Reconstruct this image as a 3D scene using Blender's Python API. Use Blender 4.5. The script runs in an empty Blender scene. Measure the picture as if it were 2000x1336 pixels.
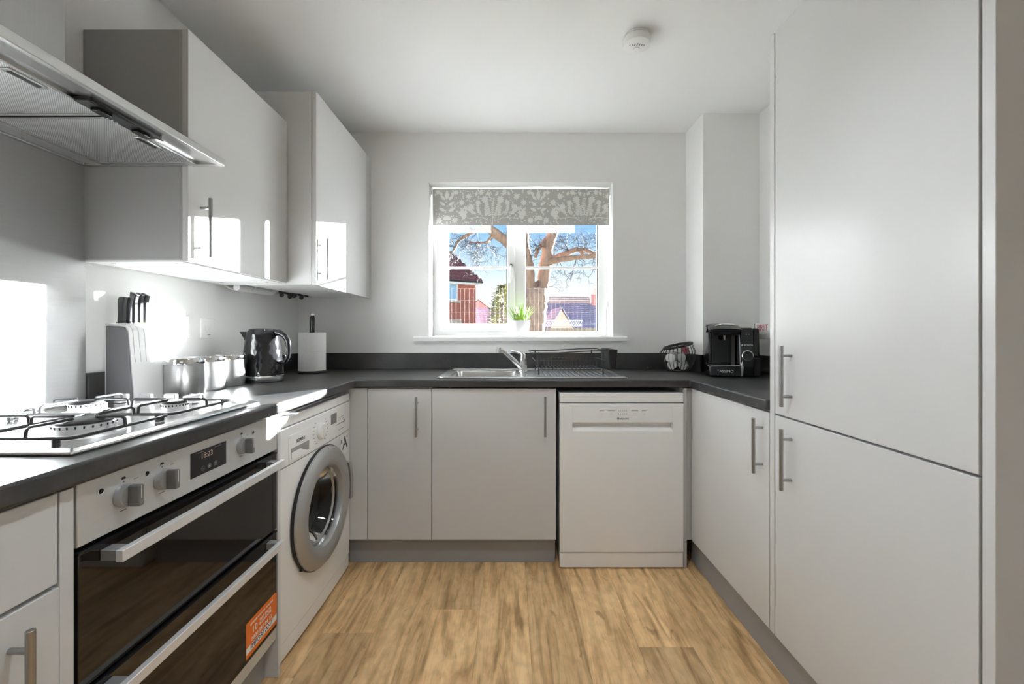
import bpy, bmesh, math, random
from mathutils import Vector, Matrix
random.seed(7)
R = math.radians
S = bpy.context.scene
COL = S.collection

# ------------------------------------------------------------------ camera, light, exposure
F, CX, CY, EYE = 800.0, 997.0, 650.0, 1.14          # focal length and vanishing point in px of 2000x1336
cam = bpy.data.objects.new('camera', bpy.data.cameras.new('camera'))
COL.objects.link(cam)
cam.location = (0, 0, EYE); cam.rotation_euler = (R(90), 0, 0)
cam.data.sensor_width = 36; cam.data.lens = F / 2000 * 36
cam.data.shift_x = (1000 - CX) / 2000; cam.data.shift_y = (CY - 668) / 2000
cam.data.clip_start = .02; cam.data.clip_end = 300
S.camera = cam

W = bpy.data.worlds.new('sky'); S.world = W; W.use_nodes = True
nt = W.node_tree; nt.nodes.clear()
out = nt.nodes.new('ShaderNodeOutputWorld'); bg = nt.nodes.new('ShaderNodeBackground')
tc = nt.nodes.new('ShaderNodeTexCoord'); sx = nt.nodes.new('ShaderNodeSeparateXYZ'); rp = nt.nodes.new('ShaderNodeValToRGB')
nt.links.new(tc.outputs['Generated'], sx.inputs[0]); nt.links.new(sx.outputs['Z'], rp.inputs[0])
nt.links.new(rp.outputs[0], bg.inputs[0]); nt.links.new(bg.outputs[0], out.inputs[0])
e = rp.color_ramp.elements
e[0].position = 0.0; e[0].color = (.98, .99, 1, 1)
e[1].position = 1.0; e[1].color = (.10, .28, .62, 1)
for p_, c_ in ((.115, (.90, .96, 1.0, 1)), (.185, (.56, .79, 1.0, 1)), (.25, (.25, .54, .95, 1)), (.45, (.17, .42, .82, 1))):
    k = e.new(p_); k.color = c_
bg.inputs[1].default_value = .56

sun = bpy.data.objects.new('sun', bpy.data.lights.new('sun', 'SUN')); COL.objects.link(sun)
sun.data.energy = 131; sun.data.angle = R(.7); sun.data.color = (.95, .975, 1)
sun.location = (6, 8, 4)
sun.rotation_euler = Vector((-1, -1.1, -.275)).to_track_quat('-Z', 'Y').to_euler()

S.view_settings.view_transform = 'Standard'; S.view_settings.look = 'None'
S.view_settings.gamma = 1; S.view_settings.use_curve_mapping = False
S.view_settings.exposure = 1.12
cy = S.cycles
cy.use_denoising = True
cy.max_bounces = 14; cy.diffuse_bounces = 8; cy.glossy_bounces = 5; cy.transparent_max_bounces = 12
cy.sample_clamp_indirect = 0

# ------------------------------------------------------------------ materials
MATS = {}
def _new(name):
    m = bpy.data.materials.new(name); m.use_nodes = True
    n = m.node_tree; b = n.nodes['Principled BSDF']
    MATS[name] = m
    return m, n, b
def mat(name, col, rough=.5, metal=0, var=.04, scale=30, bump=0, stretch=(1, 1, 1), bscale=None, coat=0, emit=None, spec=.5, trans=0):
    m, n, b = _new(name)
    if metal == 0: b.inputs['Specular IOR Level'].default_value = spec
    b.inputs['Roughness'].default_value = rough; b.inputs['Metallic'].default_value = metal
    b.inputs['Coat Weight'].default_value = coat
    if trans: b.inputs['Transmission Weight'].default_value = trans
    t = n.nodes.new('ShaderNodeTexCoord'); mp = n.nodes.new('ShaderNodeMapping'); mp.inputs['Scale'].default_value = stretch
    no = n.nodes.new('ShaderNodeTexNoise'); no.inputs['Scale'].default_value = scale; no.inputs['Detail'].default_value = 4
    mx = n.nodes.new('ShaderNodeMix'); mx.data_type = 'RGBA'
    mx.inputs[6].default_value = (*[c * (1 - var) for c in col], 1); mx.inputs[7].default_value = (*[min(1, c * (1 + var)) for c in col], 1)
    L = n.links.new
    L(t.outputs['Object'], mp.inputs[0]); L(mp.outputs[0], no.inputs[0]); L(no.outputs[0], mx.inputs[0]); L(mx.outputs[2], b.inputs['Base Color'])
    if bump:
        bp = n.nodes.new('ShaderNodeBump'); bp.inputs['Strength'].default_value = bump; bp.inputs['Distance'].default_value = .002
        src = no
        if bscale:
            src = n.nodes.new('ShaderNodeTexNoise'); src.inputs['Scale'].default_value = bscale; L(mp.outputs[0], src.inputs[0])
        L(src.outputs[0], bp.inputs['Height']); L(bp.outputs[0], b.inputs['Normal'])
    if emit:
        b.inputs['Emission Color'].default_value = (*emit[0], 1); b.inputs['Emission Strength'].default_value = emit[1]
    return m

mat('wall_paint', (.84, .84, .83), .75, var=.015, scale=3, bump=.06, bscale=180)
mat('ceiling_paint', (.85, .85, .845), .8, var=.012, scale=3, bump=.05, bscale=150)
mat('cabinet_door', (.64, .64, .635), .28, var=.012, scale=5)
mat('carcass_shaded', (.40, .40, .395), .5, var=.015, scale=5)  # wall cabinet body only: shade of its side put into a darker grey
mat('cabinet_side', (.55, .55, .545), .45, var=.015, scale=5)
mat('cabinet_inner', (.80, .80, .79), .5, var=.01, scale=5)
mat('gap_dark', (.05, .05, .05), .8)  # near-black base showing in the joints between planks
mat('plinth_grey', (.34, .34, .34), .5, var=.03, scale=6)
mat('white_plastic', (.82, .82, .81), .35, var=.01, scale=8)
mat('white_enamel', (.86, .86, .85), .25, var=.01, scale=4)
mat('white_upvc', (.84, .84, .84), .3, var=.01, scale=8)
mat('white_ceramic', (.85, .85, .85), .35, var=.01, scale=8)
mat('paper', (.80, .79, .78), .9, var=.04, scale=60, bump=.25, bscale=120)
mat('steel', (.62, .62, .61), .27, 1, var=.06, scale=8, stretch=(30, 1, 30), bump=.03)
mat('steel_brushed', (.56, .56, .555), .34, 1, var=.08, scale=10, stretch=(1, 1, 40), bump=.04)
mat('steel_hob', (.66, .66, .65), .2, 1, var=.05, scale=6, bump=.02)
mat('chimney_steel', (.46, .46, .46), .36, .9, var=.04, scale=6, stretch=(1, 40, 1))
mat('steel_fascia', (.66, .66, .65), .42, .55, var=.05, scale=10, stretch=(1, 1, 40), bump=.02)
mat('splash_steel', (.56, .56, .56), .38, .8, var=.05, scale=6, stretch=(1, 1, 40), bump=.03)
mat('chrome', (.75, .75, .75), .08, 1, var=.02)
mat('handle_steel', (.42, .42, .41), .32, 1, var=.06, scale=20)
mat('alu', (.80, .80, .80), .42, .45, var=.03, scale=40)
mat('silver_plastic', (.46, .46, .46), .35, .6, var=.04, scale=20)
mat('silver_ring', (.44, .44, .44), .38, .55, var=.03, scale=20)
mat('black_gloss', (.012, .012, .013), .10, var=.1)
mat('black_matte', (.014, .014, .014), .5, var=.1)
mat('black_iron', (.03, .03, .03), .38, var=.2, scale=60)
mat('dark_rubber', (.05, .05, .05), .6, var=.1)
mat('oven_glass', (.008, .006, .005), .045, var=.05, spec=.55)
mat('display_black', (.01, .01, .012), .12)
mat('digits', (.35, .28, .22), .5, emit=((.9, .6, .4), .04))
mat('print_black', (.03, .03, .03), .6)
mat('print_grey', (.25, .25, .25), .6)
mat('print_white', (.82, .82, .82), .6)
mat('print_red', (.55, .06, .10), .6)
mat('print_silver', (.75, .75, .75), .35, .4)
mat('sticker_orange', (.80, .17, .015), .45, var=.03)
mat('knob_fin', (.22, .22, .22), .35, .5, var=.04, scale=20)
mat('knife_grey', (.035, .035, .037), .4, var=.05)
mat('lime', (.55, .75, .05), .4)
mat('block_side', (.16, .16, .165), .5, var=.04)
mat('copper_print', (.25, .10, .07), .4)
mat('tile_slate', (.20, .24, .36), .7, var=.25, scale=1.5)
mat('tile_tan', (.55, .42, .32), .8, var=.2, scale=2)
mat('bark', (.22, .135, .095), .85, var=.75, scale=7, stretch=(2, 2, .5), bump=.8, bscale=6)
mat('twig', (.035, .032, .034), .8, var=.3, scale=4)
mat('conifer', (.20, .19, .06), .8, var=.5, scale=3)
mat('lawn', (.05, .06, .03), .95, var=.4, scale=.6)
mat('grass_leaf', (.20, .32, .03), .45, var=.35, scale=30)
mat('soil', (.05, .04, .03), .9)
mat('wire', (.30, .28, .27), .5, .2)
mat('stone_cap', (.55, .46, .38), .8, var=.1, scale=3)
mat('fence_wood', (.42, .34, .27), .85, var=.2, scale=4)
mat('far_window', (.35, .55, .75), .1, var=.1, scale=.7)
mat('pod_white', (.75, .74, .72), .4, var=.05)
mat('pod_red', (.50, .10, .14), .4, var=.1)
mat('pod_black', (.04, .045, .045), .4)
mat('bay_grey', (.07, .07, .07), .35, .2)
mat('valve_dark', (.06, .06, .06), .4, .5)

def worktop_mat():
    m, n, b = _new('worktop'); L = n.links.new
    t = n.nodes.new('ShaderNodeTexCoord')
    a = n.nodes.new('ShaderNodeTexNoise'); a.inputs['Scale'].default_value = 3.2; a.inputs['Detail'].default_value = 6; a.inputs['Roughness'].default_value = .62
    c = n.nodes.new('ShaderNodeTexNoise'); c.inputs['Scale'].default_value = 90; c.inputs['Detail'].default_value = 3
    r = n.nodes.new('ShaderNodeValToRGB'); e = r.color_ramp.elements
    e[0].position = .35; e[0].color = (.034, .034, .035, 1); e[1].position = .72; e[1].color = (.095, .074, .060, 1)
    k = e.new(.55); k.color = (.062, .061, .060, 1)
    mx = n.nodes.new('ShaderNodeMix'); mx.data_type = 'RGBA'; mx.blend_type = 'MULTIPLY'; mx.inputs[0].default_value = .35
    L(t.outputs['Object'], a.inputs[0]); L(t.outputs['Object'], c.inputs[0]); L(a.outputs[0], r.inputs[0])
    L(r.outputs[0], mx.inputs[6]); L(c.outputs[0], mx.inputs[7]); L(mx.outputs[2], b.inputs['Base Color'])
    b.inputs['Roughness'].default_value = .36
    bp = n.nodes.new('ShaderNodeBump'); bp.inputs['Strength'].default_value = .06; bp.inputs['Distance'].default_value = .002
    L(c.outputs[0], bp.inputs['Height']); L(bp.outputs[0], b.inputs['Normal'])
worktop_mat()

def wood_mat():
    m, n, b = _new('oak_plank'); L = n.links.new
    t = n.nodes.new('ShaderNodeTexCoord'); oi = n.nodes.new('ShaderNodeObjectInfo')
    ad = n.nodes.new('ShaderNodeVectorMath'); ad.operation = 'ADD'
    sc = n.nodes.new('ShaderNodeVectorMath'); sc.operation = 'SCALE'; sc.inputs['Scale'].default_value = 13.7
    L(oi.outputs['Location'], sc.inputs[0]); L(t.outputs['Object'], ad.inputs[0]); L(sc.outputs[0], ad.inputs[1])
    def noise(scl, stretch, det=5, dist=0):
        mp = n.nodes.new('ShaderNodeMapping'); mp.inputs['Scale'].default_value = stretch; L(ad.outputs[0], mp.inputs[0])
        q = n.nodes.new('ShaderNodeTexNoise'); q.inputs['Scale'].default_value = scl; q.inputs['Detail'].default_value = det; q.inputs['Distortion'].default_value = dist
        L(mp.outputs[0], q.inputs[0]); return q
    a = noise(4.2, (3.4, .42, 1), 6, 1.9); g = noise(60, (3, .12, 1), 3, .3); k = noise(16, (2, .7, 1), 4, .8)
    r = n.nodes.new('ShaderNodeValToRGB'); e = r.color_ramp.elements
    e[0].position = .30; e[0].color = (.42, .245, .105, 1); e[1].position = .70; e[1].color = (.98, .68, .36, 1)
    x = e.new(.5); x.color = (.80, .52, .255, 1)
    L(a.outputs[0], r.inputs[0])
    m1 = n.nodes.new('ShaderNodeMix'); m1.data_type = 'RGBA'; m1.blend_type = 'OVERLAY'; m1.inputs[0].default_value = .34
    L(r.outputs[0], m1.inputs[6]); L(g.outputs[0], m1.inputs[7])
    r2 = n.nodes.new('ShaderNodeValToRGB'); r2.color_ramp.elements[0].position = .25; r2.color_ramp.elements[0].color = (.50, .44, .40, 1)
    r2.color_ramp.elements[1].position = .34; r2.color_ramp.elements[1].color = (1, 1, 1, 1)
    L(k.outputs[0], r2.inputs[0])
    m2 = n.nodes.new('ShaderNodeMix'); m2.data_type = 'RGBA'; m2.blend_type = 'MULTIPLY'; m2.inputs[0].default_value = .8
    L(m1.outputs[2], m2.inputs[6]); L(r2.outputs[0], m2.inputs[7])
    mo = noise(26, (1.3, .8, 1), 5, .4)
    r3 = n.nodes.new('ShaderNodeValToRGB'); r3.color_ramp.elements[0].position = .3; r3.color_ramp.elements[0].color = (.80, .78, .75, 1)
    r3.color_ramp.elements[1].position = .6; r3.color_ramp.elements[1].color = (1, 1, 1, 1); L(mo.outputs[0], r3.inputs[0])
    m3 = n.nodes.new('ShaderNodeMix'); m3.data_type = 'RGBA'; m3.blend_type = 'MULTIPLY'; m3.inputs[0].default_value = .9
    L(m2.outputs[2], m3.inputs[6]); L(r3.outputs[0], m3.inputs[7])
    hs = n.nodes.new('ShaderNodeMix'); hs.data_type = 'RGBA'; hs.blend_type = 'MULTIPLY'; hs.inputs[0].default_value = 1
    L(m3.outputs[2], hs.inputs[6]); L(oi.outputs['Color'], hs.inputs[7])
    L(hs.outputs[2], b.inputs['Base Color']); b.inputs['Roughness'].default_value = .42
    bp = n.nodes.new('ShaderNodeBump'); bp.inputs['Strength'].default_value = .08; bp.inputs['Distance'].default_value = .001
    L(g.outputs[0], bp.inputs['Height']); L(bp.outputs[0], b.inputs['Normal'])
wood_mat()

def glass_mat(name, tint=(1, 1, 1), refl=.06):
    m = bpy.data.materials.new(name); m.use_nodes = True; MATS[name] = m
    n = m.node_tree; n.nodes.clear(); L = n.links.new
    o = n.nodes.new('ShaderNodeOutputMaterial'); t = n.nodes.new('ShaderNodeBsdfTransparent'); g = n.nodes.new('ShaderNodeBsdfGlossy')
    mx = n.nodes.new('ShaderNodeMixShader'); fr = n.nodes.new('ShaderNodeFresnel'); fr.inputs[0].default_value = 1.45
    t.inputs[0].default_value = (*tint, 1); g.inputs['Roughness'].default_value = .02
    L(fr.outputs[0], mx.inputs[0]); L(t.outputs[0], mx.inputs[1]); L(g.outputs[0], mx.inputs[2]); L(mx.outputs[0], o.inputs[0])
glass_mat('window_glass', (.97, .98, .98)); glass_mat('drum_glass', (.55, .56, .56))

def brick_mat(name, c1, c2, mortar, sx_, rowh, rough=.85):
    m, n, b = _new(name); L = n.links.new
    t = n.nodes.new('ShaderNodeTexCoord'); sp = n.nodes.new('ShaderNodeSeparateXYZ'); cb = n.nodes.new('ShaderNodeCombineXYZ')
    ad = n.nodes.new('ShaderNodeMath'); ad.operation = 'ADD'
    L(t.outputs['Object'], sp.inputs[0]); L(sp.outputs[0], ad.inputs[0]); L(sp.outputs[1], ad.inputs[1]); L(ad.outputs[0], cb.inputs[0]); L(sp.outputs[2], cb.inputs[1])
    br = n.nodes.new('ShaderNodeTexBrick'); br.inputs['Scale'].default_value = 1; br.inputs['Brick Width'].default_value = sx_; br.inputs['Row Height'].default_value = rowh
    br.inputs['Mortar Size'].default_value = rowh * .08
    br.inputs['Color1'].default_value = (*c1, 1); br.inputs['Color2'].default_value = (*c2, 1); br.inputs['Mortar'].default_value = (*mortar, 1)
    L(cb.outputs[0], br.inputs[0]); L(br.outputs[0], b.inputs['Base Color']); b.inputs['Roughness'].default_value = rough
brick_mat('brick', (.42, .12, .08), (.36, .10, .07), (.42, .25, .2), .225, .075)
brick_mat('brick_pink', (.48, .26, .22), (.42, .22, .19), (.45, .32, .28), .225, .075)
brick_mat('tile_red', (.24, .075, .075), (.32, .11, .10), (.07, .03, .03), .33, .20)
brick_mat('tile_blue', (.17, .20, .29), (.23, .26, .36), (.06, .07, .11), .4, .2)

def blind_mat():
    m, n, b = _new('blind_fabric'); L = n.links.new
    t = n.nodes.new('ShaderNodeTexCoord'); no = n.nodes.new('ShaderNodeTexNoise'); no.inputs['Scale'].default_value = 400
    r = n.nodes.new('ShaderNodeValToRGB'); r.color_ramp.elements[0].color = (.50, .50, .475, 1); r.color_ramp.elements[1].color = (.56, .56, .535, 1)
    L(t.outputs['Object'], no.inputs[0]); L(no.outputs[0], r.inputs[0]); L(r.outputs[0], b.inputs['Base Color']); b.inputs['Roughness'].default_value = .9
blind_mat()
mat('blind_print', (.82, .82, .79), .9, var=.05, scale=200)

def mesh_filter_mat():
    m, n, b = _new('filter_mesh'); L = n.links.new
    t = n.nodes.new('ShaderNodeTexCoord'); ck = n.nodes.new('ShaderNodeTexVoronoi'); ck.inputs['Scale'].default_value = 300; ck.inputs['Randomness'].default_value = 0
    mp = n.nodes.new('ShaderNodeMapping'); mp.inputs['Rotation'].default_value = (0, 0, R(45)); mp.inputs['Scale'].default_value = (1, 1, 0)
    r = n.nodes.new('ShaderNodeValToRGB'); r.color_ramp.elements[0].position = .25; r.color_ramp.elements[0].color = (.16, .16, .16, 1)
    r.color_ramp.elements[1].position = .45; r.color_ramp.elements[1].color = (.66, .66, .655, 1)
    L(t.outputs['Object'], mp.inputs[0]); L(mp.outputs[0], ck.inputs[0]); L(ck.outputs['Distance'], r.inputs[0]); L(r.outputs[0], b.inputs['Base Color'])
    b.inputs['Metallic'].default_value = .75; b.inputs['Roughness'].default_value = .45
mesh_filter_mat()

# ------------------------------------------------------------------ geometry helpers
class G:
    def __init__(s): s.v = []; s.f = []
    def add(s, vs, fs):
        o = len(s.v); s.v += [tuple(v) for v in vs]; s.f += [tuple(i + o for i in f) for f in fs]; return s
    def box(s, x0, x1, y0, y1, z0, z1):
        x0, x1 = sorted((x0, x1)); y0, y1 = sorted((y0, y1)); z0, z1 = sorted((z0, z1))
        v = [(x, y, z) for z in (z0, z1) for y in (y0, y1) for x in (x0, x1)]
        return s.add(v, [(0, 2, 3, 1), (4, 5, 7, 6), (0, 1, 5, 4), (2, 6, 7, 3), (0, 4, 6, 2), (1, 3, 7, 5)])
    def prism(s, poly, a, b, axis='x'):
        n = len(poly)
        def pt(p, w): return {'x': (w, p[0], p[1]), 'y': (p[0], w, p[1]), 'z': (p[0], p[1], w)}[axis]
        v = [pt(p, a) for p in poly] + [pt(p, b) for p in poly]
        return s.add(v, [tuple(range(n)), tuple(range(2 * n - 1, n - 1, -1))] + [(i, i + n, (i + 1) % n + n, (i + 1) % n) for i in range(n)])
    def loft(s, rings, cap=True, closed=True):
        n = len(rings[0]); v = [p for r in rings for p in r]; f = []
        for k in range(len(rings) - 1):
            for i in range(n if closed else n - 1):
                j = (i + 1) % n; f.append((k * n + i, k * n + j, (k + 1) * n + j, (k + 1) * n + i))
        if cap: f.append(tuple(range(n - 1, -1, -1))); f.append(tuple(range((len(rings) - 1) * n, len(rings) * n)))
        return s.add(v, f)
    def lathe(s, prof, c, axis=(0, 0, 1), n=32, cap=True):
        ax = Vector(axis).normalized(); u = ax.orthogonal().normalized(); w = ax.cross(u); c = Vector(c)
        return s.loft([[c + ax * h + (u * math.cos(2 * math.pi * i / n) + w * math.sin(2 * math.pi * i / n)) * max(r, 1e-5) for i in range(n)] for r, h in prof], cap)
    def cyl(s, p0, p1, r, n=16, r1=None):
        p0 = Vector(p0); p1 = Vector(p1); d = p1 - p0
        return s.lathe([(r, 0), (r if r1 is None else r1, d.length)], p0, d, n)
    def tube(s, pts, r, n=8, closed=False):
        pts = [Vector(p) for p in pts]; m = len(pts); rings = []; u = None
        rr = r if isinstance(r, (list, tuple)) else [r] * m
        for i in range(m):
            a = pts[(i - 1) % m] if (closed or i > 0) else pts[i]; b = pts[(i + 1) % m] if (closed or i < m - 1) else pts[i]
            d = (b - a).normalized()
            u = d.orthogonal().normalized() if u is None else (u - d * u.dot(d)).normalized()
            w = d.cross(u)
            rings.append([pts[i] + (u * math.cos(2 * math.pi * k / n) + w * math.sin(2 * math.pi * k / n)) * rr[i] for k in range(n)])
        if closed: rings.append(rings[0]); return s.loft(rings, False)
        return s.loft(rings)
    def sphere(s, c, r, n=16, sz=1):
        return s.lathe([(r * math.sin(math.pi * i / 10), -r * sz * math.cos(math.pi * i / 10)) for i in range(11)], c, (0, 0, 1), n, False)
    def grid_solid(s, us, vs, mask, w0, w1, axis='z'):
        nu, nv = len(us), len(vs)
        def pt(u, v, w): return {'z': (u, v, w), 'y': (u, w, v), 'x': (w, u, v)}[axis]
        idx = {}; v = []; f = []
        def vi(i, j, k):
            if (i, j, k) not in idx: idx[(i, j, k)] = len(v); v.append(pt(us[i], vs[j], (w0, w1)[k]))
            return idx[(i, j, k)]
        ok = lambda i, j: 0 <= i < nu - 1 and 0 <= j < nv - 1 and mask(i, j)
        for i in range(nu - 1):
            for j in range(nv - 1):
                if not ok(i, j): continue
                f.append((vi(i, j, 0), vi(i, j + 1, 0), vi(i + 1, j + 1, 0), vi(i + 1, j, 0)))
                f.append((vi(i, j, 1), vi(i + 1, j, 1), vi(i + 1, j + 1, 1), vi(i, j + 1, 1)))
                if not ok(i - 1, j): f.append((vi(i, j, 0), vi(i, j, 1), vi(i, j + 1, 1), vi(i, j + 1, 0)))
                if not ok(i + 1, j): f.append((vi(i + 1, j, 0), vi(i + 1, j + 1, 0), vi(i + 1, j + 1, 1), vi(i + 1, j, 1)))
                if not ok(i, j - 1): f.append((vi(i, j, 0), vi(i + 1, j, 0), vi(i + 1, j, 1), vi(i, j, 1)))
                if not ok(i, j + 1): f.append((vi(i, j + 1, 0), vi(i, j + 1, 1), vi(i + 1, j + 1, 1), vi(i + 1, j + 1, 0)))
        return s.add(v, f)

def link(name, me, m, parent=None, loc=None):
    o = bpy.data.objects.new(name, me); COL.objects.link(o)
    if loc is not None: o.location = loc
    if m and not me.materials: me.materials.append(MATS[m])
    if parent is not None:
        o.parent = parent; o.matrix_parent_inverse = parent.matrix_basis.inverted()
        if parent.parent is not None:
            o.matrix_parent_inverse = (parent.parent.matrix_basis @ parent.matrix_parent_inverse @ parent.matrix_basis).inverted()
    return o
def obj(name, g, m, parent=None, bevel=0, seg=2, ang=35, fix=True):
    """one mesh object, origin at the middle of its base"""
    xs = [v[0] for v in g.v]; ys = [v[1] for v in g.v]; zs = [v[2] for v in g.v]
    c = Vector(((min(xs) + max(xs)) / 2, (min(ys) + max(ys)) / 2, min(zs)))
    me = bpy.data.meshes.new(name); me.from_pydata([tuple(Vector(v) - c) for v in g.v], [], g.f)
    bm = bmesh.new(); bm.from_mesh(me)
    if fix: bmesh.ops.recalc_face_normals(bm, faces=bm.faces)
    bm.to_mesh(me); bm.free()
    me.shade_smooth(); me.set_sharp_from_angle(angle=R(ang))
    o = link(name, me, m, parent, c)
    if bevel:
        b = o.modifiers.new('bevel', 'BEVEL'); b.width = bevel; b.segments = seg; b.limit_method = 'ANGLE'; b.angle_limit = R(30); b.harden_normals = False
    return o
def tag(o, label=None, cat=None, group=None, kind=None):
    if label: o['label'] = label
    if cat: o['category'] = cat
    if group: o['group'] = group
    if kind: o['kind'] = kind
    return o
def thing(name, loc, label, cat, group=None):
    o = bpy.data.objects.new(name, None); COL.objects.link(o); o.location = loc; o.empty_display_size = .05
    return tag(o, label, cat, group)
def struct(name, g, m, parent=None, **k):
    o = obj(name, g, m, parent, **k)
    if parent is None: o['kind'] = 'structure'
    return o
DIRS = {'+x': ((0, 1, 0), (0, 0, 1)), '-y': ((1, 0, 0), (0, 0, 1)), '-x': ((0, -1, 0), (0, 0, 1)), '-z': ((1, 0, 0), (0, -1, 0))}
def text(s, size, loc, face, m, parent, name='lettering', align='CENTER', sx=1, ext=.0003, ex=None, shear=0):
    cu = bpy.data.curves.new('t', 'FONT'); cu.body = s; cu.size = size; cu.align_x = align; cu.align_y = 'CENTER'; cu.extrude = ext; cu.shear = shear
    cu.resolution_u = 3
    to = bpy.data.objects.new('t', cu); COL.objects.link(to)
    bpy.context.view_layer.update()
    me = bpy.data.meshes.new_from_object(to.evaluated_get(bpy.context.evaluated_depsgraph_get()))
    bpy.data.objects.remove(to); bpy.data.curves.remove(cu)
    x, y = (Vector(v) for v in (DIRS[face] if isinstance(face, str) else face)); z = x.cross(y)
    M = Matrix((x, y, z)).transposed().to_4x4() @ Matrix.Diagonal((sx, 1, 1, 1))
    me.transform(M); me.materials.clear(); me.name = name
    return link(name, me, m, parent, Vector(loc))
def P(px, py, Y): return Vector(((px - CX) / F * Y, Y, EYE - (py - CY) / F * Y))
def arc(c, r, a0, a1, n, u, w): return [Vector(c) + Vector(u) * r * math.cos(a0 + (a1 - a0) * i / n) + Vector(w) * r * math.sin(a0 + (a1 - a0) * i / n) for i in range(n + 1)]

# ------------------------------------------------------------------ the setting
XL, XR, YB, YR, H = -1.335, 1.43, 2.58, -2.6, 2.40        # room faces
WX0, WX1, WZ0, WZ1 = -.513, .645, 1.118, 2.088            # window opening
struct('wall_left', G().box(XL - .15, XL, YR - .15, YB + .15, -.05, H), 'wall_paint')
struct('wall_right', G().box(XR, XR + .15, YR - .15, YB + .15, -.05, H), 'wall_paint')
struct('wall_back', G().grid_solid([XL, WX0, WX1, XR], [-.05, WZ0, WZ1, H], lambda i, j: not (i == 1 and j == 1), YB, YB + .27, 'y'), 'wall_paint')
struct('wall_rear', G().grid_solid([XL, -.5, 1.1, XR], [-.05, .95, 2.1, H], lambda i, j: not (i == 1 and j == 1), YR - .25, YR, 'y'), 'wall_paint')
struct('wall_boxing', G().box(1.106, XR - .0005, 2.353, YB - .0005, 0, H - .0005), 'wall_paint')
struct('ceiling', G().box(XL - .15, XR + .15, YR - .25, YB + .27, H, H + .15), 'ceiling_paint')
fl = struct('floor', G().box(XL - .15, XR + .15, YR - .25, YB + .27, -.12, -.012), 'gap_dark')
# oak planks, butt joints where the photograph shows them
PW = .197; X0 = .0714
joint = {-4: 1.556, -2: 1.689, 2: 1.485}
pm = {}
for k in range(-8, 8):
    xa, xb = X0 + k * PW, X0 + (k + 1) * PW
    xa = max(xa, XL + .002); xb = min(xb, XR - .002)
    if xb - xa < .02: continue
    y = joint.get(k, 2.2 + random.uniform(.1, .38)) - 6 * 1.22
    cuts = [YR + .002]
    while y < YB:
        if y > YR + .1 and y < YB - .1: cuts.append(y)
        y += 1.22
    cuts.append(YB - .002)
    for a, b in zip(cuts, cuts[1:]):
        key = (round(xb - xa, 3), round(b - a, 3))
        if key not in pm:
            q = G(); w, l = key[0] / 2 - .0002, key[1] / 2 - .0002; c = .0007
            q.loft([[(-w, -l, -.012), (w, -l, -.012), (w, l, -.012), (-w, l, -.012)], [(-w, -l, -c), (w, -l, -c), (w, l, -c), (-w, l, -c)],
                    [(-w + c, -l + c, 0), (w - c, -l + c, 0), (w - c, l - c, 0), (-w + c, l - c, 0)]])
            me = bpy.data.meshes.new('plank'); me.from_pydata(q.v, [], q.f); pm[key] = me
        pk = link('plank', pm[key], 'oak_plank', fl, ((xa + xb) / 2, (a + b) / 2, 0))
        mid = (a + b) / 2; tone = random.uniform(.92, 1.08)
        if k == -4: tone = .80 if mid < 1.5 else 1.02
        if k == -2: tone = 1.14 if mid < 1.6 else .86
        if k == 2: tone = .80 if mid < 1.4 else 1.12
        if k in (0, 3): tone = .93
        if k in (-1, 1): tone = 1.06
        pk.color = (tone, tone, tone, 1)

def window(name, x0, x1, z0, z1, ya, panes, sash, board=True, inward=-1):
    w = bpy.data.objects.new(name, None); COL.objects.link(w); w.location = ((x0 + x1) / 2, ya, z0); w['kind'] = 'structure'
    return w
# window_1 : left casement that opens, right fixed light
win = window('window_1', WX0, WX1, WZ0, WZ1, 2.73, None, None)
YF0, YF1 = 2.73, 2.80
fx = [WX0 + .001, -.467, .060, .102, .584, WX1 - .001]
obj('window_frame', G().grid_solid([WX0 + .001, -.467, .027, .102, .584, WX1 - .001], [WZ0 + .001, 1.150, 2.040, WZ1 - .001],
    lambda i, j: not (j == 1 and i in (1, 3)), YF0, YF1, 'y'), 'white_upvc', win, bevel=.004)
obj('sash', G().grid_solid([-.468, -.416, -.024, .028], [1.149, 1.201, 1.99, 2.041], lambda i, j: not (i == 1 and j == 1), 2.712, 2.775, 'y'), 'white_upvc', win, bevel=.006)
for a, b, c, d in ((-.416, -.024, 1.201, 1.99), (.102, .584, 1.150, 2.04)):
    obj('pane', G().box(a, b, 2.752, 2.757, c, d), 'window_glass', win)
    obj('glazing_bar', G().box(a, b, 2.738, 2.771, 1.570, 1.584), 'white_upvc', win, bevel=.003)
    for (u0, u1, v0, v1) in ((a, a + .004, c, d), (b - .004, b, c, d)):
        obj('glazing_gasket', G().box(u0, u1, 2.742, 2.751, v0, v1), 'dark_rubber', win)
hd = obj('window_handle', G().cyl((.004, 2.712, 1.585), (.004, 2.700, 1.585), .012).box(-.006, .014, 2.700, 2.704, 1.565, 1.62).tube([(.004, 2.700, 1.582), (.004, 2.682, 1.580), (.002, 2.680, 1.56), (-.002, 2.680, 1.47)], .006), 'white_upvc', win)
obj('lock', G().cyl((.004, 2.6995, 1.585), (.004, 2.697, 1.585), .007), 'valve_dark', hd)
struct('window_sill', G().prism([(2.548, 1.088), (2.548, 1.110), (2.556, 1.1178), (2.5795, 1.1178), (2.5795, 1.086)], -.606, .727, 'x').box(WX0 + .002, WX1 - .002, 2.5795, 2.728, 1.1185 - .03, 1.1178), 'white_upvc')
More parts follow.
